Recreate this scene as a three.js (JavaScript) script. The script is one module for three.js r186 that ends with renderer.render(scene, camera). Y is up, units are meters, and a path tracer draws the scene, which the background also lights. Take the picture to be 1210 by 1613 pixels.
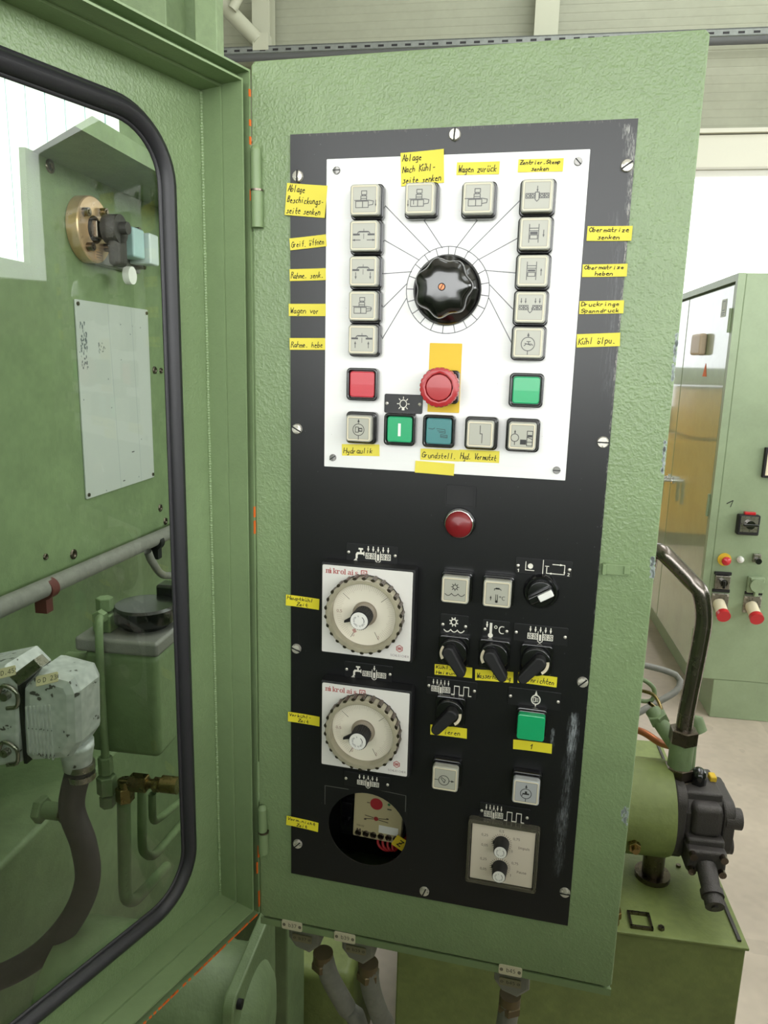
import * as THREE from 'three';
import { RoundedBoxGeometry } from 'three/addons/geometries/RoundedBoxGeometry.js';
import { mergeGeometries, toCreasedNormals } from 'three/addons/utils/BufferGeometryUtils.js';
import { RectAreaLightUniformsLib } from 'three/addons/lights/RectAreaLightUniformsLib.js';

// ------------------------------------------------------------------ camera, sky, daylight, exposure
const scene = new THREE.Scene();
const renderer = new THREE.WebGLRenderer({ antialias: true });
renderer.toneMapping = THREE.LinearToneMapping;
renderer.toneMappingExposure = 0.95;
renderer.shadowMap.enabled = true;
RectAreaLightUniformsLib.init();

const F = 1154.11, CX = 605, CY = 806.5;                 // focal length and centre in photo pixels
const RIGHT = new THREE.Vector3(0.9724533, 0.02456027, -0.2318003);
const DOWN = new THREE.Vector3(0.07048943, -0.97885936, 0.19200417);
const AHEAD = new THREE.Vector3(-0.22218422, -0.20305456, -0.95362625);
const EYE = new THREE.Vector3(0.2834, 1.5994, 0.7589);
const camera = new THREE.PerspectiveCamera(2 * Math.atan(CY / F) * 180 / Math.PI, 1210 / 1613, 0.05, 80);
camera.position.copy(EYE);
camera.quaternion.setFromRotationMatrix(new THREE.Matrix4().makeBasis(RIGHT, DOWN.clone().negate(), AHEAD.clone().negate()));
scene.add(camera);

const TURN = 4.7 * Math.PI / 180;                        // the hall is turned a little against the control cabinet
const HXV = new THREE.Vector3(Math.cos(TURN), 0, -Math.sin(TURN)), HZV = new THREE.Vector3(Math.sin(TURN), 0, Math.cos(TURN));
const HF = (x, y, z) => new THREE.Vector3().addScaledVector(HXV, x).addScaledVector(HZV, z).setY(y);

scene.background = new THREE.Color(2.6, 2.7, 2.8);        // overcast sky outside the windows
const DAY = new THREE.Color(0.975, 0.99, 1.0);
function daylight(w, h, at, to, level) {                  // daylight entering through one glazed area
  const l = new THREE.RectAreaLight(DAY, level, w, h);
  l.position.copy(at); l.lookAt(to); l.castShadow = true; scene.add(l);
}
daylight(15, 3.6, HF(1.5, 3.0, 7.85), HF(1.5, 3.0, 0), 5.0);       // window band behind the viewer
daylight(2.0, 7, HF(1.2, 7.8, -3.6), HF(1.2, 0, -3.6), 4.2);          // rooflights
daylight(2.0, 14, HF(5.2, 7.8, 0), HF(5.2, 0, 0), 1.8);
daylight(14, 2.8, HF(10.85, 4.0, 0.5), HF(0, 4.0, 0.5), 7.2);          // unseen right-hand window band, added to brighten the guard door

// ------------------------------------------------------------------ helpers
let seed = 7;
const rnd = () => { seed = (seed * 1664525 + 1013904223) % 4294967296; return seed / 4294967296; };
function rayTo(px, py) { return new THREE.Vector3().addScaledVector(RIGHT, (px - CX) / F).addScaledVector(DOWN, (py - CY) / F).add(AHEAD); }
function PX(px, py, z = 0) { const r = rayTo(px, py), s = (z - EYE.z) / r.z; return [EYE.x + r.x * s, EYE.y + r.y * s]; }
function HZ(px, py, z) { const r = rayTo(px, py), s = (z - EYE.dot(HZV)) / r.dot(HZV); const p = EYE.clone().addScaledVector(r, s); return [p.dot(HXV), p.y, z]; }
function HX(px, py, x) { const r = rayTo(px, py), s = (x - EYE.dot(HXV)) / r.dot(HXV); const p = EYE.clone().addScaledVector(r, s); return [x, p.y, p.dot(HZV)]; }

const used = {};
function numbered(n) { used[n] = (used[n] ?? -1) + 1; return used[n] ? n + '_' + String(used[n]).padStart(3, '0') : n; }
function tag(o, label, category, group, kind) { o.userData.label = label; if (category) o.userData.category = category; if (group) o.userData.group = group; if (kind) o.userData.kind = kind; return o; }
function thing(name, label, category, pos = [0, 0, 0], turn = 0, group) {
  const o = new THREE.Group(); o.name = numbered(name); scene.add(o);
  o.position.set(...pos); o.rotation.y = turn; return tag(o, label, category, group);
}
function hallThing(name, label, category, [x, y, z], group) { const p = HF(x, y, z); return thing(name, label, category, [p.x, p.y, p.z], TURN, group); }
function uvm(g) {                                        // uv in metres by the way each face points
  g = g.index ? g.toNonIndexed() : g;
  const p = g.attributes.position, n = g.attributes.normal, uv = new Float32Array(p.count * 2);
  for (let i = 0; i < p.count; i += 3) {
    let ax = 0, ay = 0, az = 0;
    for (let k = 0; k < 3; k++) { ax += Math.abs(n.getX(i + k)); ay += Math.abs(n.getY(i + k)); az += Math.abs(n.getZ(i + k)); }
    for (let k = 0; k < 3; k++) {
      const x = p.getX(i + k), y = p.getY(i + k), z = p.getZ(i + k);
      const [a, b] = ax > ay && ax > az ? [z, y] : ay > az ? [x, z] : [x, y];
      uv[2 * (i + k)] = a; uv[2 * (i + k) + 1] = b;
    }
  }
  g.setAttribute('uv', new THREE.BufferAttribute(uv, 2));
  return g;
}
function prep(g, keep) {
  if (!keep) return uvm(g);
  return g.index ? g.toNonIndexed() : g;
}
function clean(g) { for (const k of Object.keys(g.attributes)) if (!['position', 'normal', 'uv'].includes(k)) g.deleteAttribute(k); g.morphAttributes = {}; return g; }
function mesh(name, geos, mat, parent = scene, { label, keep } = {}) {
  const list = (Array.isArray(geos) ? geos : [geos]).map((g) => clean(prep(g, keep)));
  const m = new THREE.Mesh(list.length > 1 ? mergeGeometries(list) : list[0], mat);
  m.name = parent === scene ? numbered(name) : name; m.castShadow = m.receiveShadow = true;
  if (label) m.userData.label = label;
  parent.add(m); return m;
}
function one(name, geos, mat, label, category, { pos = [0, 0, 0], turn = 0, group, keep } = {}) {
  const m = mesh(name, geos, mat, scene, { keep }); m.position.set(...pos); m.rotation.y = turn; return tag(m, label, category, group);
}
function struct(name, geos, mat, label, category) {
  const m = mesh(name, geos, mat); m.rotation.y = TURN; m.userData.kind = 'structure'; return tag(m, label, category);
}
const bx = (x0, x1, y0, y1, z0, z1, r = 0) => {
  const w = x1 - x0, h = y1 - y0, d = z1 - z0;
  const g = r ? new RoundedBoxGeometry(w, h, d, 2, Math.min(r, w / 2.01, h / 2.01, d / 2.01)) : new THREE.BoxGeometry(w, h, d);
  return g.translate((x0 + x1) / 2, (y0 + y1) / 2, (z0 + z1) / 2);
};
function along(g, axis) { if (axis === 'x') g.rotateZ(-Math.PI / 2); if (axis === 'z') g.rotateX(Math.PI / 2); return g; }
const cy = (r, h, axis, x, y, z, seg = 32, r2 = r) => along(new THREE.CylinderGeometry(r2, r, h, seg), axis).translate(x, y, z);
const lathe = (pts, axis, x, y, z, seg = 40) => along(new THREE.LatheGeometry(pts.map((p) => new THREE.Vector2(...p)), seg), axis).translate(x, y, z);
function hex(r, h, axis, x, y, z) { return toCreasedNormals(lathe([[0, -h / 2], [r * 0.9, -h / 2], [r, -h / 2 + r * 0.09], [r, h / 2 - r * 0.09], [r * 0.9, h / 2], [0, h / 2]], axis, x, y, z, 6), 0.6); }
function tube(pts, r, seg = 40, rad = 12, tension = 0.5) {
  const c = new THREE.CatmullRomCurve3(pts.map((p) => new THREE.Vector3(...p)), false, 'catmullrom', tension);
  return new THREE.TubeGeometry(c, seg, r, rad, false);
}
function rodBetween(a, b, r, seg = 16) {
  const A = new THREE.Vector3(...a), B = new THREE.Vector3(...b), d = B.clone().sub(A);
  const g = new THREE.CylinderGeometry(r, r, d.length(), seg);
  g.applyQuaternion(new THREE.Quaternion().setFromUnitVectors(new THREE.Vector3(0, 1, 0), d.clone().normalize()));
  return g.translate((A.x + B.x) / 2, (A.y + B.y) / 2, (A.z + B.z) / 2);
}
function rrect(w, h, r, S = THREE.Shape, x = 0, y = 0) {
  const s = new S(), a = w / 2, b = h / 2;
  s.moveTo(x - a + r, y - b); s.lineTo(x + a - r, y - b); s.absarc(x + a - r, y - b + r, r, -Math.PI / 2, 0);
  s.lineTo(x + a, y + b - r); s.absarc(x + a - r, y + b - r, r, 0, Math.PI / 2); s.lineTo(x - a + r, y + b); s.absarc(x - a + r, y + b - r, r, Math.PI / 2, Math.PI);
  s.lineTo(x - a, y - b + r); s.absarc(x - a + r, y - b + r, r, Math.PI, 1.5 * Math.PI); return s;
}
function extr(shape, depth, bevel = 0, z = 0, cs = 6) {
  const g = new THREE.ExtrudeGeometry(shape, { depth: Math.max(depth - 2 * bevel, 1e-5), bevelEnabled: bevel > 0, bevelThickness: bevel, bevelSize: bevel, bevelOffset: -bevel, bevelSegments: 2, curveSegments: cs });
  return g.translate(0, 0, z + bevel);
}
const rslab = (w, h, r, depth, bevel, x, y, z) => extr(rrect(w, h, r), depth, bevel, z).translate(x, y, 0);
function poly(pts) { const s = new THREE.Shape(); pts.forEach(([x, y], i) => i ? s.lineTo(x, y) : s.moveTo(x, y)); return s; }

// ------------------------------------------------------------------ procedural textures
function noiseTex(n, cells, fn, srgb) {                  // periodic value noise
  const layers = cells.map((c) => { const a = new Float32Array(c * c); for (let i = 0; i < c * c; i++) a[i] = rnd(); return a; });
  const data = new Uint8Array(n * n * 4);
  const sm = (t) => t * t * (3 - 2 * t);
  for (let y = 0; y < n; y++) for (let x = 0; x < n; x++) {
    const v = cells.map((c, k) => {
      const u = x / n * c, w = y / n * c, i = Math.floor(u), j = Math.floor(w), a = layers[k], fu = sm(u - i), fw = sm(w - j), i1 = (i + 1) % c, j1 = (j + 1) % c;
      return (a[j * c + i] * (1 - fu) + a[j * c + i1] * fu) * (1 - fw) + (a[j1 * c + i] * (1 - fu) + a[j1 * c + i1] * fu) * fw;
    });
    const o = fn(v, x / n, y / n), q = (y * n + x) * 4;
    for (let k = 0; k < 3; k++) data[q + k] = Math.max(0, Math.min(255, (Array.isArray(o) ? o[k] : o) * 255));
    data[q + 3] = 255;
  }
  const t = new THREE.DataTexture(data, n, n); t.wrapS = t.wrapT = THREE.RepeatWrapping; t.magFilter = t.minFilter = THREE.LinearFilter;
  if (srgb) t.colorSpace = THREE.SRGBColorSpace; t.needsUpdate = true; return t;
}
function rep(t, per) { t = t.clone(); t.repeat.set(1 / per, 1 / per); t.needsUpdate = true; return t; }
const T = {};
T.peel = noiseTex(512, [48, 96, 200], ([a, b, c]) => 0.5 * a * a + 0.4 * b + 0.1 * c);
T.paint = noiseTex(256, [6, 20, 90], ([a, b, c]) => 0.90 + 0.06 * a + 0.03 * b + 0.02 * c, true);
T.grime = noiseTex(256, [5, 17, 60], ([a, b, c]) => 0.82 + 0.05 * a + 0.07 * b + 0.06 * c, true);
T.rough = noiseTex(256, [8, 30, 110], ([a, b, c]) => 0.75 + 0.2 * a + 0.1 * b - 0.1 * c);
T.concrete = noiseTex(512, [5, 23, 120], ([a, b, c]) => { const s = 0.80 + 0.12 * a + 0.07 * b + 0.04 * c - (b > 0.82 ? 0.05 : 0); return [s, s * 0.985, s * 0.955]; }, true);
T.rib = noiseTex(64, [2], (v, x, y) => { const f = (y * 4) % 1; return f < 0.15 ? 0.2 + 0.8 * Math.abs(f - 0.075) / 0.075 : 1; });
T.cast = noiseTex(256, [40, 90], ([a, b]) => 0.6 * a + 0.4 * b);
T.silver = noiseTex(256, [7, 24, 70], ([a, b, c]) => { const w = a * 0.5 + b * 0.35 + c * 0.15; return w < 0.26 ? [0.36, 0.35, 0.34] : [0.74 + 0.1 * b, 0.75 + 0.1 * b, 0.75 + 0.1 * b]; }, true);

const M = {};
const std = (o) => new THREE.MeshStandardMaterial(o), phy = (o) => new THREE.MeshPhysicalMaterial(o);
const GREEN = new THREE.Color(0x80956b);
M.green = std({ color: GREEN, map: rep(T.paint, 0.5), roughness: 0.36, bumpMap: rep(T.peel, 0.13), bumpScale: 0.0006 });
M.greenFlat = std({ color: GREEN, map: rep(T.paint, 0.5), roughness: 0.45, bumpMap: rep(T.peel, 0.12), bumpScale: 0.00018 });
M.machine = std({ color: GREEN, map: rep(T.grime, 0.6), roughness: 0.5, bumpMap: rep(T.peel, 0.2), bumpScale: 0.0004 });
M.tank = std({ color: 0x869355, map: rep(T.grime, 0.5), roughness: 0.5, bumpMap: rep(T.peel, 0.25), bumpScale: 0.0004 });
M.cabGloss = phy({ color: 0x96a684, map: rep(T.paint, 0.7), roughness: 0.35, clearcoat: 0.9, clearcoatRoughness: 0.06 });
M.cab = std({ color: 0x99aa88, map: rep(T.paint, 0.7), roughness: 0.42 });
M.black = std({ color: 0x17171a, roughness: 0.38 });
M.blackGloss = phy({ color: 0x0d0d0f, roughness: 0.25, clearcoat: 0.6, clearcoatRoughness: 0.12 });
M.bakelite = phy({ color: 0x0a090a, roughness: 0.2, clearcoat: 1, clearcoatRoughness: 0.1 });
M.blackMatt = std({ color: 0x121214, roughness: 0.6 });
M.rubber = std({ color: 0x232226, roughness: 0.45, bumpMap: rep(T.peel, 0.1), bumpScale: 0.0001 });
M.screw = std({ color: 0xd2cdc2, metalness: 0.55, roughness: 0.35, roughnessMap: rep(T.rough, 0.02) });
M.steelScrew = std({ color: 0x8d8b88, metalness: 0.8, roughness: 0.42 });
M.steel = std({ color: 0xa5a099, metalness: 1, roughness: 0.35, roughnessMap: rep(T.rough, 0.06) });
M.darkSteel = std({ color: 0x6f655c, metalness: 1, roughness: 0.36, roughnessMap: rep(T.rough, 0.05) });
M.pipeSteel = std({ color: 0x827b75, metalness: 1, roughness: 0.3, roughnessMap: rep(T.rough, 0.12) });
M.iron = std({ color: 0x4b4746, metalness: 0.35, roughness: 0.55, bumpMap: rep(T.cast, 0.06), bumpScale: 0.0006 });
M.brass = std({ color: 0x8d7a50, metalness: 1, roughness: 0.35, roughnessMap: rep(T.rough, 0.05) });
M.bronze = std({ color: 0xd2b08a, metalness: 0.6, roughness: 0.38, roughnessMap: rep(T.rough, 0.08) });
M.chrome = std({ color: 0xe6e6e6, metalness: 1, roughness: 0.12 });
M.red = phy({ color: 0xc8202a, roughness: 0.3, clearcoat: 0.4 });
M.redCap = phy({ color: 0xa8262b, roughness: 0.35, clearcoat: 0.3 }); M.redSquare = phy({ color: 0xc22f3c, roughness: 0.35, clearcoat: 0.2 });
M.redLens = phy({ color: 0x740c14, roughness: 0.4, clearcoat: 0.2 });
M.greenCap = phy({ color: 0x17a468, roughness: 0.32, clearcoat: 0.4 });
M.yellow = std({ color: 0xdfb930, roughness: 0.6 });
M.orange = std({ color: 0xe0691f, roughness: 0.7 });
M.white = std({ color: 0xe9e8e4, roughness: 0.45 });
M.cream = std({ color: 0xe8dcc0, roughness: 0.5 });
M.clearCream = phy({ color: 0xcac2a8, roughness: 0.25, transmission: 0.45, thickness: 0.004, ior: 1.48 });
M.clear = phy({ color: 0xb5ae98, roughness: 0.12, transmission: 0.85, thickness: 0.003, ior: 1.49 });
M.hose = std({ color: 0x8b8a84, map: rep(T.grime, 0.2), roughness: 0.6 });
M.hoseDark = std({ color: 0x4a4244, roughness: 0.6, map: rep(T.grime, 0.2) });
M.castGrey = std({ color: 0x8b8a86, metalness: 0.4, roughness: 0.5, bumpMap: rep(T.cast, 0.05), bumpScale: 0.0004 });
M.silverPaint = std({ color: 0xffffff, map: rep(T.silver, 0.16), metalness: 0.3, roughness: 0.45 });
M.tin = std({ color: 0xb9bab6, map: rep(T.grime, 0.4), roughness: 0.42, metalness: 0.35 });
M.glass = phy({ color: 0xf2f6f1, roughness: 0.02, transmission: 1, thickness: 0, ior: 1.45, specularIntensity: 0.5 });
M.pane = phy({ color: 0xffffff, roughness: 0.02, transmission: 1, thickness: 0, ior: 1.45 });
M.wallPanel = std({ color: 0x9c9f8a, map: rep(T.paint, 3), roughness: 0.6, bumpMap: rep(T.rib, 0.32), bumpScale: 0.006 });
M.wallTrim = std({ color: 0xc9c8b8, roughness: 0.55 });
M.column = std({ color: 0xaeb09b, roughness: 0.55 });
M.galv = std({ color: 0x8f948f, metalness: 0.5, roughness: 0.5, map: rep(T.grime, 0.8) });
M.floor = std({ color: 0xcdc1b7, map: rep(T.concrete, 2.2), roughness: 0.5, roughnessMap: rep(T.rough, 1.1) });
M.ceiling = std({ color: 0xb9b8ac, roughness: 0.8 });
M.skyPanel = std({ color: 0xe8eeee, roughness: 0.6, emissive: 0xf2f6f4, emissiveIntensity: 1.1 });
M.winFrame = std({ color: 0xd9d9d0, roughness: 0.5 });
M.yellowMachine = std({ color: 0xd6a21c, roughness: 0.45, map: rep(T.paint, 0.8) });
M.wireRed = std({ color: 0xa01c22, roughness: 0.45 });
M.copper = std({ color: 0xb8714d, metalness: 0.7, roughness: 0.4 });

// ------------------------------------------------------------------ print atlas (lettering, symbols, scales)
const AT = 2048, atlasCanvas = document.createElement('canvas'); atlasCanvas.width = atlasCanvas.height = AT;
const ac = atlasCanvas.getContext('2d'); ac.fillStyle = '#888'; ac.fillRect(0, 0, AT, AT);
const shelf = { x: 0, y: 0, h: 0 };
function cell(w, h, bg, draw) {                          // returns the uv rectangle of a newly drawn print
  const P = 5; if (shelf.x + w + 2 * P > AT) { shelf.x = 0; shelf.y += shelf.h; shelf.h = 0; }
  const x = shelf.x + P, y = shelf.y + P; shelf.x += w + 2 * P; shelf.h = Math.max(shelf.h, h + 2 * P);
  ac.save(); ac.beginPath(); ac.rect(x - P, y - P, w + 2 * P, h + 2 * P); ac.clip();
  ac.fillStyle = bg; ac.fillRect(x - P, y - P, w + 2 * P, h + 2 * P);
  ac.translate(x, y); ac.lineJoin = ac.lineCap = 'round'; draw(ac, w, h); ac.restore();
  return [x / AT, 1 - (y + h) / AT, (x + w) / AT, 1 - y / AT];
}
function printUV(g, w, h, [u0, v0, u1, v1]) {            // lays the print flat over the x, y extent of a geometry
  const p = g.attributes.position, uv = new Float32Array(p.count * 2), c = (t) => Math.max(0, Math.min(1, t));
  for (let i = 0; i < p.count; i++) { uv[2 * i] = u0 + (u1 - u0) * c(p.getX(i) / w + 0.5); uv[2 * i + 1] = v0 + (v1 - v0) * c(p.getY(i) / h + 0.5); }
  g.setAttribute('uv', new THREE.BufferAttribute(uv, 2)); return g;
}
const atlas = new THREE.CanvasTexture(atlasCanvas); atlas.colorSpace = THREE.SRGBColorSpace;
const paper = std({ map: atlas, roughness: 0.75 }), capPrint = phy({ map: atlas, roughness: 0.35, clearcoat: 0.12, clearcoatRoughness: 0.15 });
const platePrint = std({ map: atlas, roughness: 0.4 }), tinPrint = std({ map: atlas, roughness: 0.45, metalness: 0.2 });

// single-stroke pen letters: two digits a point (x, y), baseline y = 2
const PEN = {
  A: '02 28 42;14 34', B: '02 08 28 37 26 05;26 34 22 02', D: '02 08 28 46 44 22 02', E: '48 08 02 42;05 35', G: '47 28 06 03 22 43 45 25', H: '02 08;42 48;05 45', K: '02 08;48 05 42', N: '02 08 42 48',
  O: '22 04 06 28 46 44 22', R: '02 08 28 37 26 05;25 42', S: '47 28 06 25 44 22 03', V: '08 22 48', W: '08 12 26 32 48', Z: '08 48 02 42;15 35',
  a: '35 15 03 12 33 35 32 42', b: '08 02 22 34 25 04', c: '35 15 03 12 32', d: '35 15 03 12 33;38 32', e: '04 34 25 15 03 12 32', f: '38 27 22;15 35', g: '35 15 03 12 33;35 30 10', h: '08 02;04 15 25 34 32', i: '15 12;17 17',
  k: '08 02;35 04 32', l: '18 12', m: '05 02;04 15 24 22;24 35 44 42', n: '05 02;04 15 25 34 32', o: '12 03 15 34 22 12', p: '05 00;04 15 25 34 22 02', r: '05 02;04 15 25', s: '35 15 24 33 22 02', t: '18 13 22 32;05 35',
  u: '05 03 12 32;35 32', v: '05 22 45', y: '05 13 33;35 30 10', z: '05 35 02 32', w: '05 12 24 32 45', 'ö': '12 03 15 34 22 12;07 08;37 38', 'ü': '05 03 12 32;35 32;07 08;37 38', '1': '06 28 22', '.': '12 22', '-': '14 34', ' ': '',
};
function pen(c, text, x, y, w, h, width = 3) {           // writes text to fill w, cap height h, from the baseline at (x, y)
  const n = text.length, step = w / n, sx = step / 4.9, sy = h / 6;
  c.strokeStyle = '#15130d'; c.lineWidth = width;
  [...text].forEach((ch, i) => {
    const dy = (rnd() - 0.5) * h * 0.14, k = 0.9 + rnd() * 0.2;
    for (const line of (PEN[ch] ?? '').split(';')) {
      if (!line) continue; c.beginPath();
      line.split(' ').forEach((q, j) => {
        const a = +q[0] + (rnd() - 0.5) * 0.35, b = +q[1] - 2 + (rnd() - 0.5) * 0.35, X = x + i * step + a * sx * k + b * sy * 0.16, Y = y + dy - b * sy * k;
        j ? c.lineTo(X, Y) : c.moveTo(X, Y);
      }); c.stroke();
    }
  });
}
const L = (c, ...pts) => { c.beginPath(); for (let i = 0; i < pts.length; i += 2) i ? c.lineTo(pts[i], pts[i + 1]) : c.moveTo(pts[i], pts[i + 1]); c.stroke(); };
const fillP = (c, ...pts) => { c.beginPath(); for (let i = 0; i < pts.length; i += 2) i ? c.lineTo(pts[i], pts[i + 1]) : c.moveTo(pts[i], pts[i + 1]); c.closePath(); c.fill(); };
function arrow(c, x, y, dx, dy, s = 7) { L(c, x, y, x + dx, y + dy); const l = Math.hypot(dx, dy), a = dx / l, b = dy / l, ex = x + dx, ey = y + dy; fillP(c, ex + a * s * 0.4, ey + b * s * 0.4, ex - a * s - b * s * 0.5, ey - b * s + a * s * 0.5, ex - a * s + b * s * 0.5, ey - b * s - a * s * 0.5); }
const ring = (c, x, y, r) => { c.beginPath(); c.arc(x, y, r, 0, 7); c.stroke(); }, disc = (c, x, y, r) => { c.beginPath(); c.arc(x, y, r, 0, 7); c.fill(); };
const icon = {                                           // drawn in a 100 x 100 field
  carriage(c) { c.strokeRect(40, 22, 18, 12); c.strokeRect(38, 38, 20, 8); c.strokeRect(43, 34, 10, 4); L(c, 38, 46, 58, 46, 58, 52, 38, 52, 38, 46); c.strokeRect(20, 55, 24, 20); c.strokeRect(44, 55, 20, 20); L(c, 16, 52, 66, 52, 82, 55, 80, 66, 64, 68); },
  carriageDownRight(c) { icon.carriage(c); arrow(c, 90, 52, 0, 18, 6); },
  carriageDownLeft(c) { icon.carriage(c); arrow(c, 11, 56, 0, 18, 6); L(c, 30, 55, 30, 68); },
  carriageBack(c) { icon.carriage(c); L(c, 8, 52, 20, 52); },
  carriageOut(c) { icon.carriage(c); L(c, 64, 60, 84, 60); },
  frame(c) { L(c, 28, 42, 34, 36, 66, 36, 72, 42); L(c, 30, 38, 70, 38); c.fillRect(12, 43, 24, 6); c.fillRect(64, 43, 24, 6); c.lineWidth *= 0.7; L(c, 50, 28, 50, 36); L(c, 50, 44, 50, 60); c.lineWidth /= 0.7; },
  frameApart(c) { icon.frame(c); arrow(c, 38, 64, -26, 0, 7); arrow(c, 62, 64, 26, 0, 7); },
  frameDown(c) { icon.frame(c); arrow(c, 24, 54, 0, 20, 7); arrow(c, 76, 54, 0, 20, 7); },
  frameUp(c) { icon.frame(c); arrow(c, 26, 78, 0, -20, 7); arrow(c, 74, 78, 0, -20, 7); },
  cells(c) { for (const x of [14, 29, 58, 73]) { c.strokeRect(x, 44, 14, 14); ring(c, x + 7, 51, 4); } },
  pin(c) { icon.cells(c); L(c, 44, 40, 44, 62, 50, 68, 56, 62, 56, 40, 44, 40); arrow(c, 50, 22, 0, 16, 6); },
  ringsDown(c) { c.fillStyle = '#555'; icon.cells(c); L(c, 44, 52, 44, 62, 50, 68, 56, 62, 56, 52); c.fillStyle = '#222'; for (const x of [20, 34, 66, 80]) arrow(c, x, 22, 0, 14, 6); },
  dieDown(c) { L(c, 32, 22, 32, 78); L(c, 62, 22, 62, 78); c.strokeRect(32, 34, 30, 8); c.fillRect(35, 45, 24, 8); c.strokeRect(35, 55, 24, 12); arrow(c, 78, 40, 0, 20, 6); },
  dieUp(c) { L(c, 32, 22, 32, 78); L(c, 62, 22, 62, 78); c.strokeRect(32, 34, 30, 8); c.fillRect(35, 46, 24, 6); c.strokeRect(35, 55, 24, 12); arrow(c, 78, 64, 0, -20, 6); },
  pumpTap(c) { ring(c, 50, 54, 22); L(c, 50, 76, 50, 88); arrow(c, 50, 32, 0, -12, 8); L(c, 38, 60, 44, 54, 62, 54, 66, 58); L(c, 52, 54, 52, 46, 46, 46, 58, 46); L(c, 40, 52, 60, 58); },
  pumpMotor(c) { ring(c, 50, 54, 22); L(c, 50, 76, 50, 92); arrow(c, 50, 32, 0, -16, 9); c.strokeRect(38, 44, 12, 20); c.strokeRect(52, 48, 12, 12); L(c, 50, 50, 62, 50); L(c, 50, 58, 62, 58); },
  bar(c) { c.fillStyle = '#e8e8e0'; c.fillRect(44, 26, 11, 50); },
  worn(c) { c.strokeStyle = '#1d3a3c'; L(c, 10, 40, 26, 42, 34, 38); L(c, 42, 40, 74, 42, 76, 56, 52, 54); L(c, 46, 48, 72, 50); L(c, 58, 62, 84, 64, 84, 74, 58, 72, 58, 62); L(c, 60, 68, 84, 70); },
  flash(c) { L(c, 50, 18, 50, 48, 58, 48, 58, 82); },
  pumpPress(c) { ring(c, 24, 56, 14); L(c, 24, 70, 24, 82); arrow(c, 24, 42, 0, -12, 7); c.fillRect(44, 62, 22, 18); c.strokeRect(68, 30, 20, 54); c.fillRect(70, 44, 16, 8); L(c, 68, 52, 88, 60); L(c, 66, 70, 88, 70); },
  snowWave(c) { for (let k = 0; k < 8; k++) { const a = k * Math.PI / 4; L(c, 50 + 7 * Math.cos(a), 38 + 7 * Math.sin(a), 50 + 14 * Math.cos(a), 38 + 14 * Math.sin(a)); } ring(c, 50, 38, 8); waves(c, 14, 66, 12); },
  tapThermo(c) { L(c, 40, 36, 40, 30, 60, 30, 64, 34); c.fillRect(44, 26, 14, 6); arrow(c, 28, 74, 0, -14, 7); L(c, 46, 52, 46, 74); L(c, 52, 52, 52, 74); disc(c, 49, 78, 5); c.font = '22px sans-serif'; c.fillText('°C', 57, 72); },
  roundOut(c) { ring(c, 46, 56, 20); L(c, 10, 56, 26, 56); arrow(c, 66, 56, 18, 0, 9); L(c, 34, 48, 48, 66, 52, 54, 36, 44); },
  roundTap(c) { ring(c, 50, 56, 20); L(c, 50, 76, 50, 88); arrow(c, 50, 36, 0, -14, 9); c.fillRect(38, 54, 24, 6); c.fillRect(46, 46, 8, 10); L(c, 38, 58, 36, 66); },
};
function waves(c, x, y, r) { c.beginPath(); c.moveTo(x, y); for (let k = 0; k < 3; k++) c.quadraticCurveTo(x + (2 * k + 1) * r, y + (k % 2 ? r * 1.1 : r * 1.1), x + (2 * k + 2) * r, y - 3); c.stroke(); }
function capCell(name, bg = '#aaa99d', ink = '#1c1c1c') {
  return cell(176, 176, bg, (c, w) => { c.scale(w / 100, w / 100); if (/^#[ab]/.test(bg)) { c.strokeStyle = '#c4bda3'; c.lineWidth = 2.2; c.strokeRect(8, 8, 84, 84); c.strokeStyle = '#8f8a79'; c.lineWidth = 1; c.strokeRect(11, 11, 78, 78); } c.strokeStyle = c.fillStyle = ink; c.lineWidth = 2.3; if (name) icon[name](c); });
}
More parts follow.
